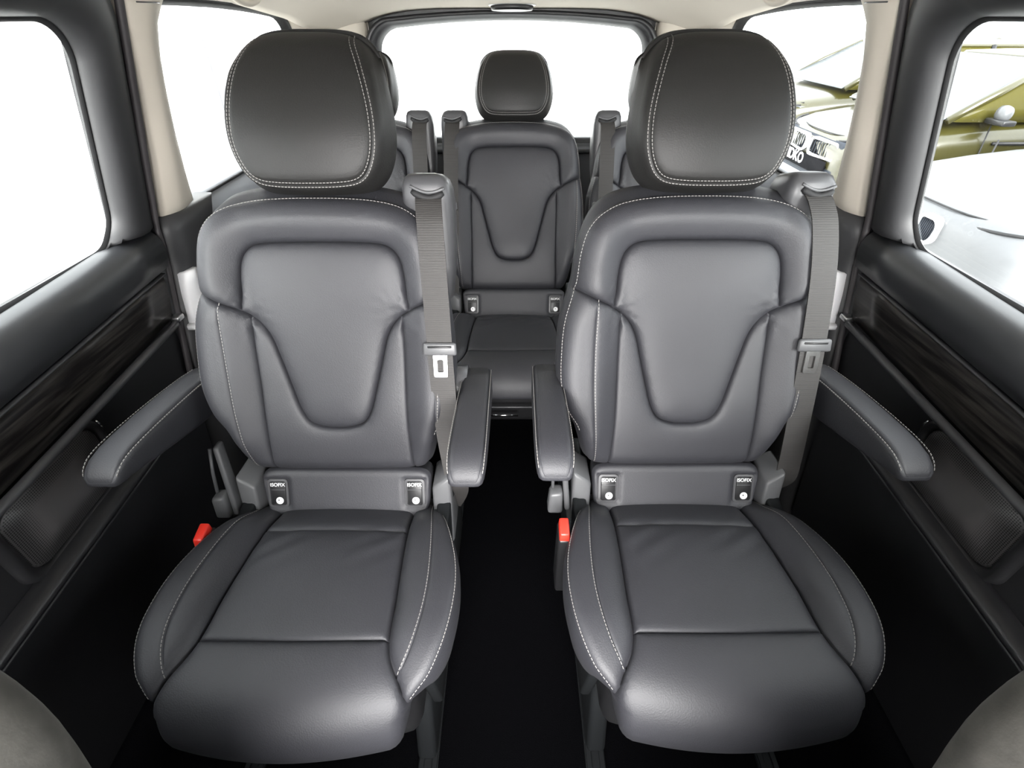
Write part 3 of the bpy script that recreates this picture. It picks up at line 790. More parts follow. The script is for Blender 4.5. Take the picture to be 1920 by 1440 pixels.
def text_mesh(name, body, size, m, parent, mw, bold=0.0):
    cu = bpy.data.curves.new(name, 'FONT'); cu.body = body; cu.size = size; cu.align_x = 'CENTER'; cu.align_y = 'CENTER'
    cu.extrude = 0.0003; cu.offset = bold
    t = bpy.data.objects.new(name, cu); COL.objects.link(t)
    dg = bpy.context.evaluated_depsgraph_get(); me = bpy.data.meshes.new_from_object(t.evaluated_get(dg))
    bpy.data.objects.remove(t); bpy.data.curves.remove(cu)
    me.transform(mw); me.materials.clear(); me.materials.append(m)
    o = bpy.data.objects.new(name, me); COL.objects.link(o)
    if parent: o.parent = parent
    return o

def anchor_tag(parent, sm, x):
    """black flap with white lettering and a round white badge"""
    a = math.atan2(0.038, 0.077)
    o = sm(np.array([x]), np.array([0.053]), np.array([0.0035]))[0]
    X = Vector((1, 0, 0)); Y = Vector((0, math.sin(a), math.cos(a))); Z = Vector((0, -math.cos(a), math.sin(a)))
    M = Matrix(((X.x, Y.x, Z.x, o[0]), (X.y, Y.y, Z.y, o[1]), (X.z, Y.z, Z.z, o[2]), (0, 0, 0, 1)))
    fr = rrect(-0.021, 0.021, -0.031, 0.031, 0.008, 6); fi = rrect(-0.0165, 0.0165, -0.0265, 0.0265, 0.005, 6)
    R = [[M @ Vector((p[0], p[1], z)) for p in L] for L, z in ((fr, -0.006), (fr, 0.0015), (fi, 0.002), (fi, -0.002))]
    V, F = rings_mesh(R, True, True, True); ob = fixn(obj('anchor_pocket', V, F, PLASTIC, parent, False))
    b = block(-0.015, 0.015, -0.025, 0.0245, -0.003, 0.0012, 0.001); b.transform(M); obj_bm('flap', b, BLACKPL, ob)
    b = block(-0.0145, 0.0145, 0.0065, 0.0085, 0.001, 0.0022, 0.0004, 1); b.transform(M); obj_bm('flap_ridge', b, PLASTIC, ob)
    text_mesh('flap_lettering', 'ISOFIX', 0.0105, WHITEPL, ob, M @ Matrix.Translation((0, 0.0185, 0.0022)), 0.0001)
    # round badge
    R = [[M @ Vector((0.002 + r_ * math.cos(t), -0.0165 + r_ * math.sin(t), z)) for t in np.linspace(0, 2 * PI, 20, endpoint=False)] for r_, z in ((0.0078, 0.0005), (0.0078, 0.0020), (0.0070, 0.0024))]
    V, F = rings_mesh(R); bo = fixn(obj('badge', V, F, WHITEPL, ob, False))
    R = [[M @ Vector((0.0005 + 0.0016 * math.cos(t), -0.015 + 0.0016 * math.sin(t), z)) for t in np.linspace(0, 2 * PI, 10, endpoint=False)] for z in (0.0022, 0.0028)]
    V, F = rings_mesh(R); fixn(obj('badge_mark', V, F, PLASTIC, ob, False))

def superloop(cx, cz, hw, hh, y, e=4.0, n=28):
    out = []
    for t in np.linspace(0, 2 * PI, n, endpoint=False):
        c, s_ = math.cos(t), math.sin(t)
        out.append((cx + hw * math.copysign(abs(c) ** (2 / e), c), y, cz + hh * math.copysign(abs(s_) ** (2 / e), s_)))
    return out

def armrest(parent, side, xf, xr):
    """leather armrest hinged on the backrest side; top pad, seams and hinge cover"""
    tb = [(0.150, 0.622, 0.562, 0.025), (0.140, 0.634, 0.556, 0.029), (0.10, 0.640, 0.556, 0.030), (0.04, 0.646, 0.566, 0.031), (-0.03, 0.650, 0.582, 0.032), (-0.08, 0.651, 0.594, 0.0325), (-0.11, 0.650, 0.602, 0.0325), (-0.132, 0.646, 0.607, 0.0318), (-0.147, 0.638, 0.609, 0.0305), (-0.156, 0.629, 0.610, 0.028), (-0.1605, 0.621, 0.611, 0.023), (-0.1615, 0.617, 0.612, 0.014)]
    st = [(y, (t + b) / 2, hw, (t - b) / 2) for y, t, b, hw in tb]
    X = lambda y: xr + (xf - xr) * (0.15 - y) / 0.31
    V, F = rings_mesh([superloop(X(y), z, hw, hh, y, 5.0) for y, z, hw, hh in st])
    a = fixn(obj('armrest', V, F, LEATHER, parent))
    # top pad, a shallow cap proud of the body
    rings = []
    for y, z, hw, hh in st[1:-1]:
        rings.append([(X(y) + hw * u * 0.90, y, z + hh * (1.0 + 0.10 * (1 - u * u)) - (0.004 if abs(u) > 0.99 else -0.0005)) for u in np.linspace(-1, 1, 13)] + [(X(y) + hw * 0.8, y, z + hh * 0.6), (X(y) - hw * 0.8, y, z + hh * 0.6)])
    y, z, hw, hh = st[-1]
    V, F = rings_mesh(rings); fixn(obj('top_pad', V, F, LEATHER, a))
    # stitches along both upper edges and round the nose
    Vs, Fs = [], []
    def st_line(pts):
        pts = smooth_poly(pts, False, 0.002); d = np.concatenate([[0], np.cumsum(np.linalg.norm(np.diff(pts, axis=0), axis=1))])
        for t in np.arange(0.003, d[-1] - 0.003, 0.0062):
            p = [np.array([np.interp(t + k, d, pts[:, i]) for i in range(3)]) for k in (-0.002, 0.002)]
            b = len(Vs); w = np.array([0.0006, 0, 0]); u = np.array([0, 0, 0.0009])
            for q in p: Vs.extend([q - w - u, q + w - u, q + w + u, q - w + u])
            Fs.extend([(b, b + 1, b + 5, b + 4), (b + 1, b + 2, b + 6, b + 5), (b + 2, b + 3, b + 7, b + 6), (b + 3, b, b + 4, b + 7)])
    for sg in (-1, 1):
        st_line([(X(y) + sg * hw * 0.955, y, z + hh * 0.955) for y, z, hw, hh in st[1:-2]])
    obj('stitching', Vs, Fs, THREAD, a, False)['kind'] = 'stuff'
    # hinge cover on the backrest side
    R = [[(xr - side * k, 0.120 + 0.045 * math.cos(t), 0.60 + 0.05 * math.sin(t)) for t in np.linspace(0, 2 * PI, 20, endpoint=False)] for k in (0.02, 0.062)]
    V, F = rings_mesh(R); fixn(obj('hinge', V, F, PLASTIC, a))
    return a

def belt_strip(name, pts, w, m, parent, th=0.0012, wdir=(1, 0, 0)):
    """flat webbing along a 3D polyline; its width along wdir"""
    P = smooth_poly(pts, False, 0.006); wv = np.array(wdir, float); rings = []
    for i, p in enumerate(P):
        t = P[min(i + 1, len(P) - 1)] - P[max(i - 1, 0)]; t /= np.linalg.norm(t)
        a = wv - t * (wv @ t); a /= np.linalg.norm(a); b = np.cross(t, a)
        rings.append([tuple(p - a * w / 2 - b * th), tuple(p + a * w / 2 - b * th), tuple(p + a * w / 2 + b * th), tuple(p - a * w / 2 + b * th)])
    V, F = rings_mesh(rings); return fixn(obj(name, V, F, m, parent, False))

def belt_unit(parent, side, fm, kx=1.0):
    """shoulder guide, webbing and tongue, on the seat's side (+1 / -1)"""
    def q(x, s, h): return Vector(bp(fm, side * x, s, h))
    # tower: ring sections from low on the shoulder up to the hood
    secs = [(0.36, 0.200, 0.228, -0.120, -0.050), (0.42, 0.190, 0.236, -0.120, -0.040), (0.46, 0.170, 0.239, -0.118, -0.030), (0.50, 0.155, 0.2395, -0.115, -0.022), (0.54, 0.148, 0.2395, -0.112, -0.012), (0.564, 0.149, 0.237, -0.106, -0.005), (0.578, 0.153, 0.231, -0.098, -0.011), (0.585, 0.160, 0.222, -0.088, -0.024), (0.587, 0.172, 0.210, -0.075, -0.038)]
    rings = []
    for s, x0, x1, h0, h1 in secs:
        cx, cw, ch, hh = (x0 + x1) / 2, (x1 - x0) / 2, (h0 + h1) / 2, (h1 - h0) / 2
        r = []
        for t in np.linspace(0, 2 * PI, 28, endpoint=False):
            c, z = math.cos(t), math.sin(t)
            r.append(tuple(q(cx + cw * math.copysign(abs(c) ** 0.45, c), s, ch + hh * math.copysign(abs(z) ** 0.45, z))))
        rings.append(r)
    V, F = rings_mesh(rings); g = fixn(obj('belt_guide', V, F, PLASTIC, parent))
    # slot: black recess and curved lip
    lip = [q(0.170 + 0.056 * t, 0.552 - 0.010 * math.sin(PI * t) + 0.004 * (1 - t), -0.0085) for t in np.linspace(0, 1, 11)]
    tube_obj('slot_opening', lip, [0.004] + [0.0062] * 9 + [0.004], BLACK, g, 10)
    lip2 = [q(0.168 + 0.060 * t, 0.560 - 0.009 * math.sin(PI * t) + 0.004 * (1 - t), -0.006) for t in np.linspace(0, 1, 11)]
    tube_obj('slot_lip', lip2, 0.0026, GREYPL, g, 8)
    # webbing
    pts = [q(0.199, 0.548, -0.012), q(0.2005, 0.535, 0.003), q(0.204, 0.50, 0.022), q(0.209, 0.42, 0.038), q(0.213, 0.32, 0.043), q(0.216, 0.22, 0.043), q(0.221, 0.11, 0.036), q(0.228, 0.03, 0.024)]
    pts = [Vector((p.x * (1 - (1 - kx) * k / 7), p.y, p.z)) for k, p in enumerate(pts)]
    pts += [(side * 0.232 * kx, 0.004, 0.43), (side * 0.224 * kx, 0.03, 0.37), (side * 0.205 * kx, 0.05, 0.31)]
    w = belt_strip('belt', pts, 0.046, BELT, parent, wdir=(1, 0, 0))
    # tongue: plastic slider and steel latch plate
    c = q(0.2145, 0.283, 0.0455); X = Vector((1, 0, 0)); Y = (q(0.214, 0.29, 0.045) - q(0.214, 0.27, 0.045)).normalized(); Z = X.cross(Y).normalized()
    if Z.y > 0: Z = -Z
    M = Matrix(((X.x, Y.x, Z.x, c.x), (X.y, Y.y, Z.y, c.y), (X.z, Y.z, Z.z, c.z), (0, 0, 0, 1)))
    b = hexa([(-0.031, -0.012, -0.004), (0.031, -0.012, -0.004), (0.031, -0.012, 0.006), (-0.031, -0.012, 0.006), (-0.030, 0.012, -0.004), (0.030, 0.012, -0.004), (0.030, 0.012, 0.006), (-0.030, 0.012, 0.006)], 0.004, 2)
    b.transform(M); t = obj_bm('tongue', b, GREYPL, parent)
    b = block(-0.022, 0.022, 0.003, 0.007, 0.0045, 0.0075, 0.001, 1); b.transform(M); obj_bm('tongue_slot', b, BLACKPL, t)
    pl = rrect(-0.013, 0.013, -0.054, -0.008, 0.004, 4); ho = rrect(-0.0055, 0.0055, -0.044, -0.020, 0.002, 4)
    R = [[M @ Vector((p[0], p[1], z)) for p in L] for L, z in ((ho, 0.001), (pl, 0.001), (pl, 0.0035), (ho, 0.0035), (ho, 0.001))]
    V, F = rings_mesh(R, True, False, False); fixn(obj('latch_plate', V, F, CHROME, t, False))

def seat_shell(root, rec, arms=True, hk=(1, 1)):
    fm = back_map(rec)
    def fh(x, s, h): return fm(np.asarray(x) * hk[0], 0.556 + (np.asarray(s) - 0.556) * hk[1], np.asarray(h) * hk[0])
    # backrest body: side cover wrapping to the rear shell
    bk = PB.skirt('backrest', [(0.0, 0.0), (0.004, -0.0012), (0.02, -0.005), (0.045, -0.004), (0.07, 0.003), (0.085, 0.016), (0.092, 0.035), (0.094, 0.07)], fm, LEATHER, root, lift=(0.46, 0.53, 0.42, 0.06))
    PB.build(fm, B_PROBES, LEATHER, bk, flip=False)
    lines = [inset_line(PB.seams[4], 0.003), inset_line(PB.seams[5], 0.003)]
    N = normals2(PB.out, True); edge = PB.out + N * 0.0022
    keep = edge[:, 1] > 0.10
    k0 = int(np.argmax(edge[:, 1] < 0.10)); ed = np.roll(edge, -k0, 0); ed = ed[ed[:, 1] > 0.10]
    lines.append(ed)
    PB.stitches('stitching', lines, fm, bk)
    # headrest
    hd = PH.skirt('headrest', [(0.0, 0.0), (0.004, -0.001), (0.02, -0.006), (0.045, -0.010), (0.07, -0.006), (0.088, 0.008), (0.098, 0.026), (0.102, 0.05)], fh, HEADLEATHER, root)
    PH.build(fh, [('front_panel', (0, 0.66)), ('edge_panel', (0.114, 0.66)), ('edge_panel', (-0.114, 0.66))], HEADLEATHER, hd)
    s0 = PH.seams[0]
    PH.stitches('stitching', [inset_line(s0, 0.0032), inset_line(s0, -0.0032)], fh, hd, pitch=0.0058, length=0.0040)
    for sg in (-1, 1):
        x = sg * 0.058
        tube_obj('post', [bp(fm, x, 0.50, -0.052), bp(fm, x, 0.585, -0.052)], 0.0062, CHROME, hd, 12)
        R = []
        for (rx, rh, s) in ((0.024, 0.013, 0.535), (0.024, 0.013, 0.5585), (0.021, 0.011, 0.5615), (0.010, 0.006, 0.562)):
            R.append([bp(fm, x + rx * math.cos(t), s, -0.052 + rh * math.sin(t)) for t in np.linspace(0, 2 * PI, 20, endpoint=False)])
        V, F = rings_mesh(R); fixn(obj('post_collar', V, F, BLACKPL, bk))
    # strip with anchor tags
    sm = strip_map(rec)
    lb = PT.skirt('lower_back_panel', [(0.0, 0.0), (0.02, 0.0), (0.06, 0.004), (0.08, 0.01)], sm, LEATHER, root)
    PT.build(sm, [('panel_cover', (0, 0.05))], LEATHER, lb)
    for sg in (-1, 1): anchor_tag(lb, sm, sg * 0.143)
    # cushion
    def cmap(x, s, h): return cush_map(np.asarray(x) * (1.0 if arms else 0.93), s if arms else np.where(np.asarray(s) > 0.38, 0.38 + (np.asarray(s) - 0.38) * 0.55, s), h)
    cu = PC.skirt('cushion', [(0.0, 0.0), (0.004, -0.001), (0.02, -0.004), (0.045, -0.003), (0.08, 0.004), (0.105, 0.012), (0.12, 0.035)], cmap, LEATHER, root)
    PC.build(cmap, [('seat_panel', (0, 0.2)), ('front_panel', (0, 0.40)), ('rear_panel', (0, 0.05)), ('inner_bolster', (0.17, 0.25)), ('inner_bolster', (-0.17, 0.25)), ('outer_bolster', (0.222, 0.25)), ('outer_bolster', (-0.222, 0.25))], LEATHER, cu)
    lines = [inset_line(PC.seams[2], 0.0026), inset_line(PC.seams[3], 0.0026)]
    N = normals2(PC.out, True); edge = PC.out + N * 0.003
    for sgn in (1, -1):
        e = edge[(edge[:, 0] * sgn > 0.1) & (edge[:, 1] > 0.04) & (edge[:, 1] < 0.43)]
        e = e[np.argsort(e[:, 1])]; lines.append(e)
    PC.stitches('stitching', lines, cmap, cu)
    # understructure
    obj_bm('seat_frame', block(-0.19, 0.19, -0.38, 0.06, 0.20, 0.34, 0.03, 3), BLACKPL, root)
    for sx in (-1, 1):
        obj_bm('leg', hexa([(sx * 0.175 - 0.02, -0.36, 0.012), (sx * 0.175 + 0.02, -0.36, 0.012), (sx * 0.175 + 0.02, 0.10, 0.012), (sx * 0.175 - 0.02, 0.10, 0.012), (sx * 0.175 - 0.018, -0.30, 0.22), (sx * 0.175 + 0.018, -0.30, 0.22), (sx * 0.175 + 0.018, 0.05, 0.22), (sx * 0.175 - 0.018, 0.05, 0.22)], 0.01), LEGPL, root)
    for sx in (-1, 1):
        obj_bm('side_cover', hexa([(sx * 0.19, -0.30, 0.14), (sx * 0.212, -0.30, 0.14), (sx * 0.216, 0.13, 0.14), (sx * 0.19, 0.13, 0.14), (sx * 0.19, -0.34, 0.345), (sx * 0.212, -0.34, 0.345), (sx * 0.222, 0.13, 0.44), (sx * 0.19, 0.13, 0.44)], 0.006), LEGPL, root)
    # recliner covers at the seat/back joint
    for sx in (-1, 1):
        rb = obj_bm('recliner_cover', hexa([(sx * 0.182, -0.055, 0.30), (sx * 0.222, -0.045, 0.30), (sx * 0.222, 0.06, 0.30), (sx * 0.182, 0.06, 0.30), (sx * 0.182, -0.018, 0.445), (sx * 0.220, -0.012, 0.47), (sx * 0.216, 0.06, 0.47), (sx * 0.182, 0.06, 0.445)], 0.006), GREYPL, root)
    return fm

def buckle(root):
    b = hexa([(-0.258, -0.150, 0.26), (-0.230, -0.150, 0.26), (-0.230, -0.095, 0.26), (-0.258, -0.095, 0.26), (-0.258, -0.140, 0.418), (-0.230, -0.140, 0.418), (-0.230, -0.097, 0.425), (-0.258, -0.097, 0.425)], 0.005)
    bo = obj_bm('buckle', b, BLACKPL, root)
    b = hexa([(-0.256, -0.139, 0.415), (-0.236, -0.139, 0.415), (-0.236, -0.100, 0.421), (-0.256, -0.100, 0.421), (-0.255, -0.136, 0.434), (-0.237, -0.136, 0.434), (-0.237, -0.101, 0.441), (-0.255, -0.101, 0.441)], 0.003)
    o = obj_bm('release_button', b, REDPL, bo); o['label'] = 'red release button of the belt buckle'

def side_lever(root):
    """grey plastic cover and pull lever beside the joint"""
    b = hexa([(-0.236, -0.04, 0.385), (-0.224, -0.04, 0.385), (-0.224, -0.01, 0.385), (-0.236, -0.01, 0.385), (-0.250, 0.005, 0.535), (-0.238, 0.005, 0.535), (-0.238, 0.03, 0.535), (-0.250, 0.03, 0.535)], 0.004)
    o = obj_bm('lever', b, GREYPL, root)
    b = hexa([(-0.272, -0.045, 0.38), (-0.240, -0.045, 0.38), (-0.240, -0.01, 0.38), (-0.272, -0.01, 0.38), (-0.270, -0.038, 0.432), (-0.242, -0.038, 0.436), (-0.242, -0.008, 0.436), (-0.268, -0.008, 0.432)], 0.006)
    obj_bm('lever_grip', b, GREYPL, o)
    tube_obj('lever_rod', [(-0.262, -0.02, 0.435), (-0.262, -0.006, 0.48), (-0.258, 0.010, 0.53)], 0.0035, GREYPL, o, 8)

# middle row: two identical captain seats
Y2 = 0.712; XS = 0.347
s1 = empty('passenger_seat', (-XS, Y2 - 0.010, 0))
fm0 = seat_shell(s1, 0.0)
belt_unit(s1, 1, fm0); buckle(s1); side_lever(s1)
bpy.context.view_layer.update()
s2 = copy_tree(s1); s2.location = (XS, Y2 + 0.003, 0)
armrest(s1, -1, -0.318, -0.290); armrest(s1, 1, 0.271, 0.276); armrest(s2, -1, -0.275, -0.276); armrest(s2, 1, 0.316, 0.290)
tag(s1, 'black leather seat with armrests in the nearer row, left of the aisle', 'car seat', 'leather seats with armrests in the nearer row')
tag(s2, 'black leather seat with armrests in the nearer row, right of the aisle', 'car seat', 'leather seats with armrests in the nearer row')

# rear row: three seats, leaning back a little more
Y3 = Y2 + 0.83; REC3 = math.radians(5.0)
r1 = empty('rear_passenger_seat', (0.006, Y3, 0))
fm3 = seat_shell(r1, REC3, False, (0.90, 0.83))
bpy.context.view_layer.update()
r2 = copy_tree(r1); r2.location = (-0.496, Y3, 0)
r3 = copy_tree(r1); r3.location = (0.506, Y3, 0)
belt_unit(r1, -1, fm3, 0.92); belt_unit(r2, 1, fm3, 0.92); belt_unit(r3, -1, fm3, 0.92)
tag(r1, 'black leather rear seat in the middle, seen between the two nearer seats', 'car seat', 'leather seats in the rear row')
tag(r2, 'black leather rear seat half hidden behind the near left seat', 'car seat', 'leather seats in the rear row')
tag(r3, 'black leather rear seat half hidden behind the near right seat', 'car seat', 'leather seats in the rear row')
# pull bar below the front edge of the middle rear seat
for xx in (0,):
    tube_obj('release_bar', [(-0.075, -0.42, 0.268), (0.012, -0.42, 0.268)], 0.0035, CHROME, r1, 8)
    tube_obj('frame_rod', [(-0.12, -0.415, 0.295), (0.12, -0.415, 0.295)], 0.0022, GREYPL, r1, 8)

# floor rails
for i, x in enumerate((-0.52, -0.17, 0.17, 0.52)):
    rl = obj_bm('floor_rail', join_bm([block(x - 0.02, x + 0.02, -0.1, 2.2, 0.0, 0.008, 0.001), block(x - 0.018, x - 0.008, -0.1, 2.2, 0.008, 0.013, 0.001), block(x + 0.008, x + 0.018, -0.1, 2.2, 0.008, 0.013, 0.001)]), LEGPL, fl, False)

# front seats seen from behind in the lower corners
def front_seat(x, label):
    r = empty('front_seat', (x, 0.043, 0)); tag(r, label, 'car seat', 'front seats cut by the lower corners')
    st = [(-0.12, 0.36, 0.20, 0.06), (-0.105, 0.42, 0.225, 0.07), (-0.05, 0.60, 0.237, 0.075), (0.0, 0.78, 0.235, 0.072), (0.035, 0.89, 0.226, 0.066), (0.052, 0.945, 0.20, 0.058), (0.062, 0.975, 0.16, 0.048), (0.066, 0.988, 0.10, 0.03)]
    st = [(a - 0.01, b, c, d) for a, b, c, d in st]
    st = [tuple(p) for p in smooth_poly(st, False, 0.02)]
    rings = []
    for y, z, hw, hd in st:
        rg = []
        for t in np.linspace(0, 2 * PI, 72, endpoint=False):
            c, s_ = math.cos(t), math.sin(t)
            rg.append((hw * math.copysign(abs(c) ** 0.5, c), y + hd * math.copysign(abs(s_) ** 0.6, s_), z))
        rings.append(rg)
    V, F = rings_mesh(rings); b = fixn(obj('backrest', V, F, CLOTHGREY, r))
    rings = []
    for z, hw, hd in ((1.03, 0.09, 0.03), (1.045, 0.115, 0.042), (1.11, 0.125, 0.048), (1.17, 0.115, 0.044), (1.20, 0.09, 0.034), (1.212, 0.05, 0.02)):
        rings.append([(hw * math.copysign(abs(math.cos(t)) ** 0.55, math.cos(t)), 0.06 + hd * math.copysign(abs(math.sin(t)) ** 0.6, math.sin(t)), z) for t in np.linspace(0, 2 * PI, 28, endpoint=False)])
    V, F = rings_mesh(rings); h = fixn(obj('headrest', V, F, HEADLEATHER, r))
    for sg in (-1, 1): tube_obj('post', [(sg * 0.06, 0.06, 0.95), (sg * 0.06, 0.06, 1.05)], 0.006, CHROME, h)
    obj_bm('cushion', block(-0.24, 0.24, -0.62, -0.10, 0.28, 0.42, 0.05, 4), LEATHER, r)
    obj_bm('seat_base', block(-0.20, 0.20, -0.56, -0.10, 0.0, 0.285, 0.02), BLACKPL, r)
    return r
front_seat(-0.475, 'grey front seat back blurred in the lower left corner')
front_seat(0.475, 'grey front seat back blurred in the lower right corner')

# ------------------------------------------------------------------ outside
GZ = -0.55
ASPH = mat('pale_concrete', (0.62, 0.62, 0.60), 0.9, bump=('noise', 30, 0.3, 0.01), noise=(0.6, 0.12))
WALLW = mat('white_render', (0.82, 0.82, 0.82), 0.9, bump=('noise', 40, 0.2, 0.01))
SHUT = mat('white_shutter', (0.62, 0.64, 0.66), 0.5)
PIPE = mat('grey_downpipe', (0.14, 0.14, 0.15), 0.5)
WHITEPAINT = mat('silver_car_paint', (0.085, 0.088, 0.092), 0.4, spec=0.4, coat=0.15)
OLIVEREFL = mat('olive_reflection_paint', (0.026, 0.0235, 0.004), 0.3, coat=0.5)  # dark car body; its olive reflections are put into this base colour
SLATE = mat('slate_car_paint', (0.020, 0.024, 0.032), 0.6, spec=0.15)
REFLGLASS = mat('olive_reflection_glass', (0.040, 0.036, 0.008), 0.2, spec=0.10)  # dark side glass with the olive reflection put into its colour
CARGLASSB = mat('pale_car_glass', (0.11, 0.125, 0.14), 0.2, spec=0.4)
TYRE = mat('tyre_rubber', (0.012, 0.012, 0.012), 0.8)
CARBLACK = mat('matt_black_grille', (0.006, 0.006, 0.007), 0.8, spec=0.03)
LAMPG = mat('headlamp_glass', (0.10, 0.11, 0.12), 0.1, coat=1.0)
gr = obj_bm('ground', block(-30, 30, -30, 40, GZ - 0.1, GZ, 0), ASPH, None, False); structure(gr, 'pale concrete yard outside the van')

# white building along the left side
lb = obj_bm('building', block(-4.6, -4.0, -4, 16, GZ, 4.2, 0.01), WALLW, None, False)
tag(lb, 'long white building wall outside the left windows', 'building')
for y in (1.8, 4.7, 10.6):
    obj_bm('wall_joint', block(-4.003, -3.99, y, y + 0.03, GZ, 4.2, 0), SHUT, lb, False)
tube_obj('downpipe', [(-3.93, 7.75, GZ), (-3.93, 7.75, 4.0)], 0.055, PIPE, lb, 10)
# white building behind, with a roller shutter
rb = obj_bm('building', block(-3.9, 2.4, 8.6, 9.2, GZ, 3.6, 0.01), WALLW, None, False)
tag(rb, 'white building with a roller shutter outside the rear window', 'building')
for k in range(14):
    z = 0.30 + k * 0.1
    obj_bm('shutter_slat', block(0.85, 2.1, 8.575, 8.605, z, z + 0.088, 0.012, 2), SHUT, rb, False)
obj_bm('shutter_sill', block(0.62, 2.2, 8.52, 8.61, 0.22, 0.275, 0.005), PIPE, rb, False)

def car(name, label, x0, yc, paint, glass, fascia, kidney, plate=None, gx=0.0):
    """a parked car, nose towards the van (-x), built around its ground point"""
    r = empty(name, (x0, yc, GZ)); tag(r, label, 'car', 'cars parked beside the van')
    def sec(x, hw, z0, z1, e=5.0, n=36):
        out = []; cz = (z0 + z1) / 2; hh = (z1 - z0) / 2
        for t in np.linspace(0, 2 * PI, n, endpoint=False):
            c, s_ = math.cos(t), math.sin(t)
            out.append((x, hw * math.copysign(abs(c) ** (2 / e), c), cz + hh * math.copysign(abs(s_) ** (2 / e), s_)))
        return out
    st = [(0.0, 0.62, 0.30, 0.66), (0.03, 0.74, 0.25, 0.73), (0.12, 0.82, 0.20, 0.79), (0.35, 0.88, 0.18, 0.86), (0.8, 0.90, 0.18, 0.93), (1.15, 0.91, 0.18, 0.97), (1.5, 0.92, 0.18, 0.99), (2.6, 0.925, 0.18, 1.01), (3.7, 0.91, 0.18, 1.03), (4.25, 0.88, 0.22, 1.03), (4.45, 0.80, 0.30, 0.96), (4.5, 0.66, 0.38, 0.86)]
    V, F = rings_mesh([sec(*a) for a in st]); body = fixn(obj('body', V, F, paint, r))
    base = rrect(0.85 + gx, 4.30, -0.84, 0.84, 0.12, 6); top = rrect(1.70 + gx * 0.6, 3.75, -0.62, 0.62, 0.12, 6)
    R = []
    for t in (0, 0.25, 0.5, 0.75, 1.0):
        b = 0.035 * math.sin(PI * t)
        R.append([(a + (c - a) * t, (d_ + (e_ - d_) * t) * (1 + b), 0.965 + 0.47 * t) for (a, d_), (c, e_) in zip(base, top)])
    V, F = rings_mesh(R); fixn(obj('windows', V, F, glass, r))
    R = [[(a, b * 1.02, 1.425) for a, b in top], [(2.88 + (a - 2.88) * 0.98, b * 0.99, 1.455) for a, b in top], [(2.88 + (a - 2.88) * 0.7, b * 0.75, 1.475) for a, b in top]]
    V, F = rings_mesh(R); fixn(obj('roof', V, F, paint, r))
    V = [(0.845 + gx + (0.85 - 0.4 * gx) * t - 0.02, y * (0.80 - 0.19 * t) / 0.8, 0.975 + 0.46 * t) for t in np.linspace(0, 1, 5) for y in np.linspace(-0.8, 0.8, 7)]
    F = [(i * 7 + j, i * 7 + j + 1, i * 7 + j + 8, i * 7 + j + 7) for i in range(4) for j in range(6)]
    ws = obj('windscreen', V, F, CARGLASSB, r); so = ws.modifiers.new('thickness', 'SOLIDIFY'); so.thickness = 0.006
    for sg in (-1, 1):
        tube_obj('windscreen_pillar', [(0.87 + gx, sg * 0.80, 0.97), (1.28 + gx * 0.8, sg * 0.745, 1.21), (1.72 + gx * 0.6, sg * 0.625, 1.44)], 0.035, paint, r, 8)
        tube_obj('centre_pillar', [(2.62, sg * 0.85, 0.98), (2.68, sg * 0.74, 1.22), (2.72, sg * 0.625, 1.44)], 0.03, BLACKPL, r, 8)
        tube_obj('rear_pillar', [(4.2, sg * 0.80, 0.98), (4.0, sg * 0.72, 1.2), (3.72, sg * 0.62, 1.44)], 0.06, paint, r, 8)
        # mirror: cap, glass housing, foot
        R = [[(1.22 + gx + 0.055 * k * math.cos(t), sg * y, 1.055 + 0.065 * k * math.sin(t)) for t in np.linspace(0, 2 * PI, 16, endpoint=False)] for y, k in ((0.91, 0.55), (0.925, 0.95), (0.97, 1.05), (1.01, 0.9), (1.03, 0.5))]
        V, F = rings_mesh(R); mi = fixn(obj('mirror', V, F, WHITEPAINT, r))
        obj_bm('mirror_foot', block(1.16 + gx, 1.28 + gx, min(sg * 0.86, sg * 1.08), max(sg * 0.86, sg * 1.08), 0.965, 1.01, 0.012), BLACKPL, mi)
        # door shut lines and handles
        for xx in (1.10, 2.52, 3.62):
            tube_obj('door_gap', [(xx, sg * 0.925, 0.3), (xx + 0.02, sg * 0.929, 0.6), (xx, sg * 0.915, 0.97)], 0.006, BLACK, body, 6)
        for xx in (2.4, 3.4):
            obj_bm('door_handle', block(xx, xx + 0.17, min(sg * 0.915, sg * 0.955), max(sg * 0.915, sg * 0.955), 0.84, 0.87, 0.008), BLACKPL, body)
        tube_obj('side_moulding', [(1.2, sg * 0.918, 0.80), (2.2, sg * 0.93, 0.80), (3.9, sg * 0.915, 0.83)], 0.014, BLACKPL, body, 8)
        # lamps wrapping the corner
        R = []
        for t in np.linspace(0, 1, 8):
            y = 0.40 + 0.44 * t; x = 0.075 + 0.28 * t ** 3; zc = 0.665 + 0.06 * t; hh = 0.05 + 0.02 * math.sin(PI * t)
            R.append([(x - 0.035, sg * y, zc - hh), (x - 0.035 + 0.02, sg * y, zc + hh), (x + 0.1, sg * y, zc + hh), (x + 0.1, sg * y, zc - hh)])
        V, F = rings_mesh(R); hl = fixn(obj('headlamp', V, F, LAMPG, r))
        tube_obj('headlamp_brow', [(0.05 + 0.28 * t ** 3, sg * (0.40 + 0.45 * t), 0.725 + 0.065 * t) for t in np.linspace(0, 1, 8)], 0.01, BLACK, hl, 6)
        tube_obj('headlamp_base', [(0.03 + 0.28 * t ** 3, sg * (0.40 + 0.45 * t), 0.612 + 0.065 * t + 0.03 * math.sin(PI * t)) for t in np.linspace(0, 1, 8)], 0.009, BLACK, hl, 6)
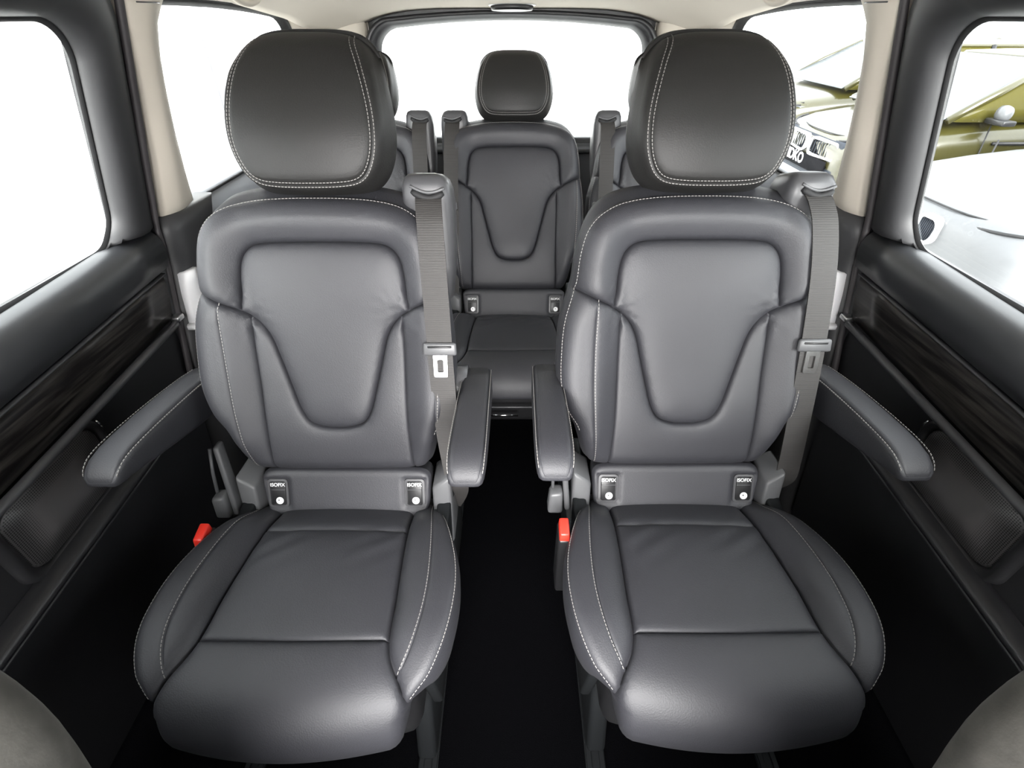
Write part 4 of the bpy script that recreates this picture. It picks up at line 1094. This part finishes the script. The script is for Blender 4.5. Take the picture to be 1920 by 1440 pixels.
        # lower bumper intake
        b = hexa([(-0.004, sg * 0.28, 0.33), (0.03, sg * 0.68, 0.34), (0.20, sg * 0.68, 0.34), (0.20, sg * 0.28, 0.33), (-0.012, sg * 0.34, 0.49), (0.02, sg * 0.70, 0.51), (0.20, sg * 0.70, 0.51), (0.20, sg * 0.34, 0.49)], 0.015); obj_bm('bumper_intake', b, CARBLACK, body)
        for xx in (0.85, 3.62):
            R = [[(xx + rr * math.cos(t), sg * y, 0.33 + rr * math.sin(t)) for t in np.linspace(0, 2 * PI, 28, endpoint=False)] for y, rr in ((0.72, 0.30), (0.74, 0.325), (0.92, 0.325), (0.94, 0.30), (0.935, 0.21))]
            V, F = rings_mesh(R); wh = fixn(obj('wheel', V, F, TYRE, r))
            R = [[(xx + rr * math.cos(t), sg * y, 0.33 + rr * math.sin(t)) for t in np.linspace(0, 2 * PI, 28, endpoint=False)] for y, rr in ((0.90, 0.215), (0.94, 0.21), (0.925, 0.17), (0.93, 0.05))]
            V, F = rings_mesh(R); fixn(obj('rim', V, F, SATIN, wh))
    if fascia:
        b = hexa([(-0.012, -0.60, 0.30), (-0.012, 0.60, 0.30), (0.15, 0.78, 0.26), (0.15, -0.78, 0.26), (0.02, -0.60, 0.735), (0.02, 0.60, 0.735), (0.15, 0.78, 0.74), (0.15, -0.78, 0.74)], 0.03, 3); obj_bm('bumper', b, fascia, r)
    # grille
    for sg in (-1, 1):
        if kidney:
            lo = rrect(min(sg * 0.03, sg * kidney), max(sg * 0.03, sg * kidney), 0.535, 0.715, 0.07, 8); li = rrect(min(sg * 0.05, sg * (kidney - 0.02)), max(sg * 0.05, sg * (kidney - 0.02)), 0.555, 0.695, 0.055, 8)
            fx = lambda y, z: 0.16 * max(0, abs(y) - 0.05) ** 1.6 + 0.10 * (z - 0.53)
            R = [[(fx(y, z) + dx, y, z) for y, z in L] for L, dx in ((lo, 0.05), (lo, -0.045), (li, -0.05), (li, 0.0))]
            V, F = rings_mesh(R, True, False, True); k = fixn(obj('grille_ring', V, F, CHROME, r))
            V, F = rings_mesh([[(fx(y, z) - 0.018, y, z) for y, z in li], [(fx(y, z) + 0.02, y, z) for y, z in li]]); fixn(obj('grille_backing', V, F, CARBLACK, k))
            for j in range(9):
                y = sg * (0.07 + (kidney - 0.10) / 9 * j)
                tube_obj('grille_slat', [(fx(y, 0.56) - 0.03, y, 0.562), (fx(y, 0.69) - 0.03, y, 0.688)], 0.005, SLATE, k, 6)
    # bonnet shut line
    tube_obj('bonnet_gap', [(0.06 + 0.33 * (abs(u)) ** 3, 0.80 * u, 0.765 + 0.05 * abs(u) ** 3) for u in np.linspace(-1, 1, 17)], 0.006, BLACK, body, 6)
    if plate:
        b = block(-0.035, -0.015, -0.45, 0.45, 0.385, 0.53, 0.004); p = obj_bm('plate_holder', b, CARBLACK, r)
        M = Matrix.Translation((-0.037, 0.165, 0.468)) @ Matrix(((0, 0, -1, 0), (-1, 0, 0, 0), (0, 1, 0, 0), (0, 0, 0, 1)))
        text_mesh('plate_lettering', plate, 0.15, WHITEPL, p, M, 0.004)
    return r
car('white_car', 'silver white car with dark grille parked outside the right sliding door window', 2.78, 3.40, WHITEPAINT, CARGLASSB, None, 0.24, gx=0.55)
car('dark_reflecting_car', 'dark car with painted-on olive reflections and chrome twin grille outside the right windows', 3.30, 5.97, OLIVEREFL, REFLGLASS, SLATE, 0.54, plate='IDKO', gx=-0.1)
car('dark_reflecting_car', 'dark car with painted-on olive reflections, furthest from the van, beyond the nearer one', 3.55, 8.4, OLIVEREFL, REFLGLASS, SLATE, 0)
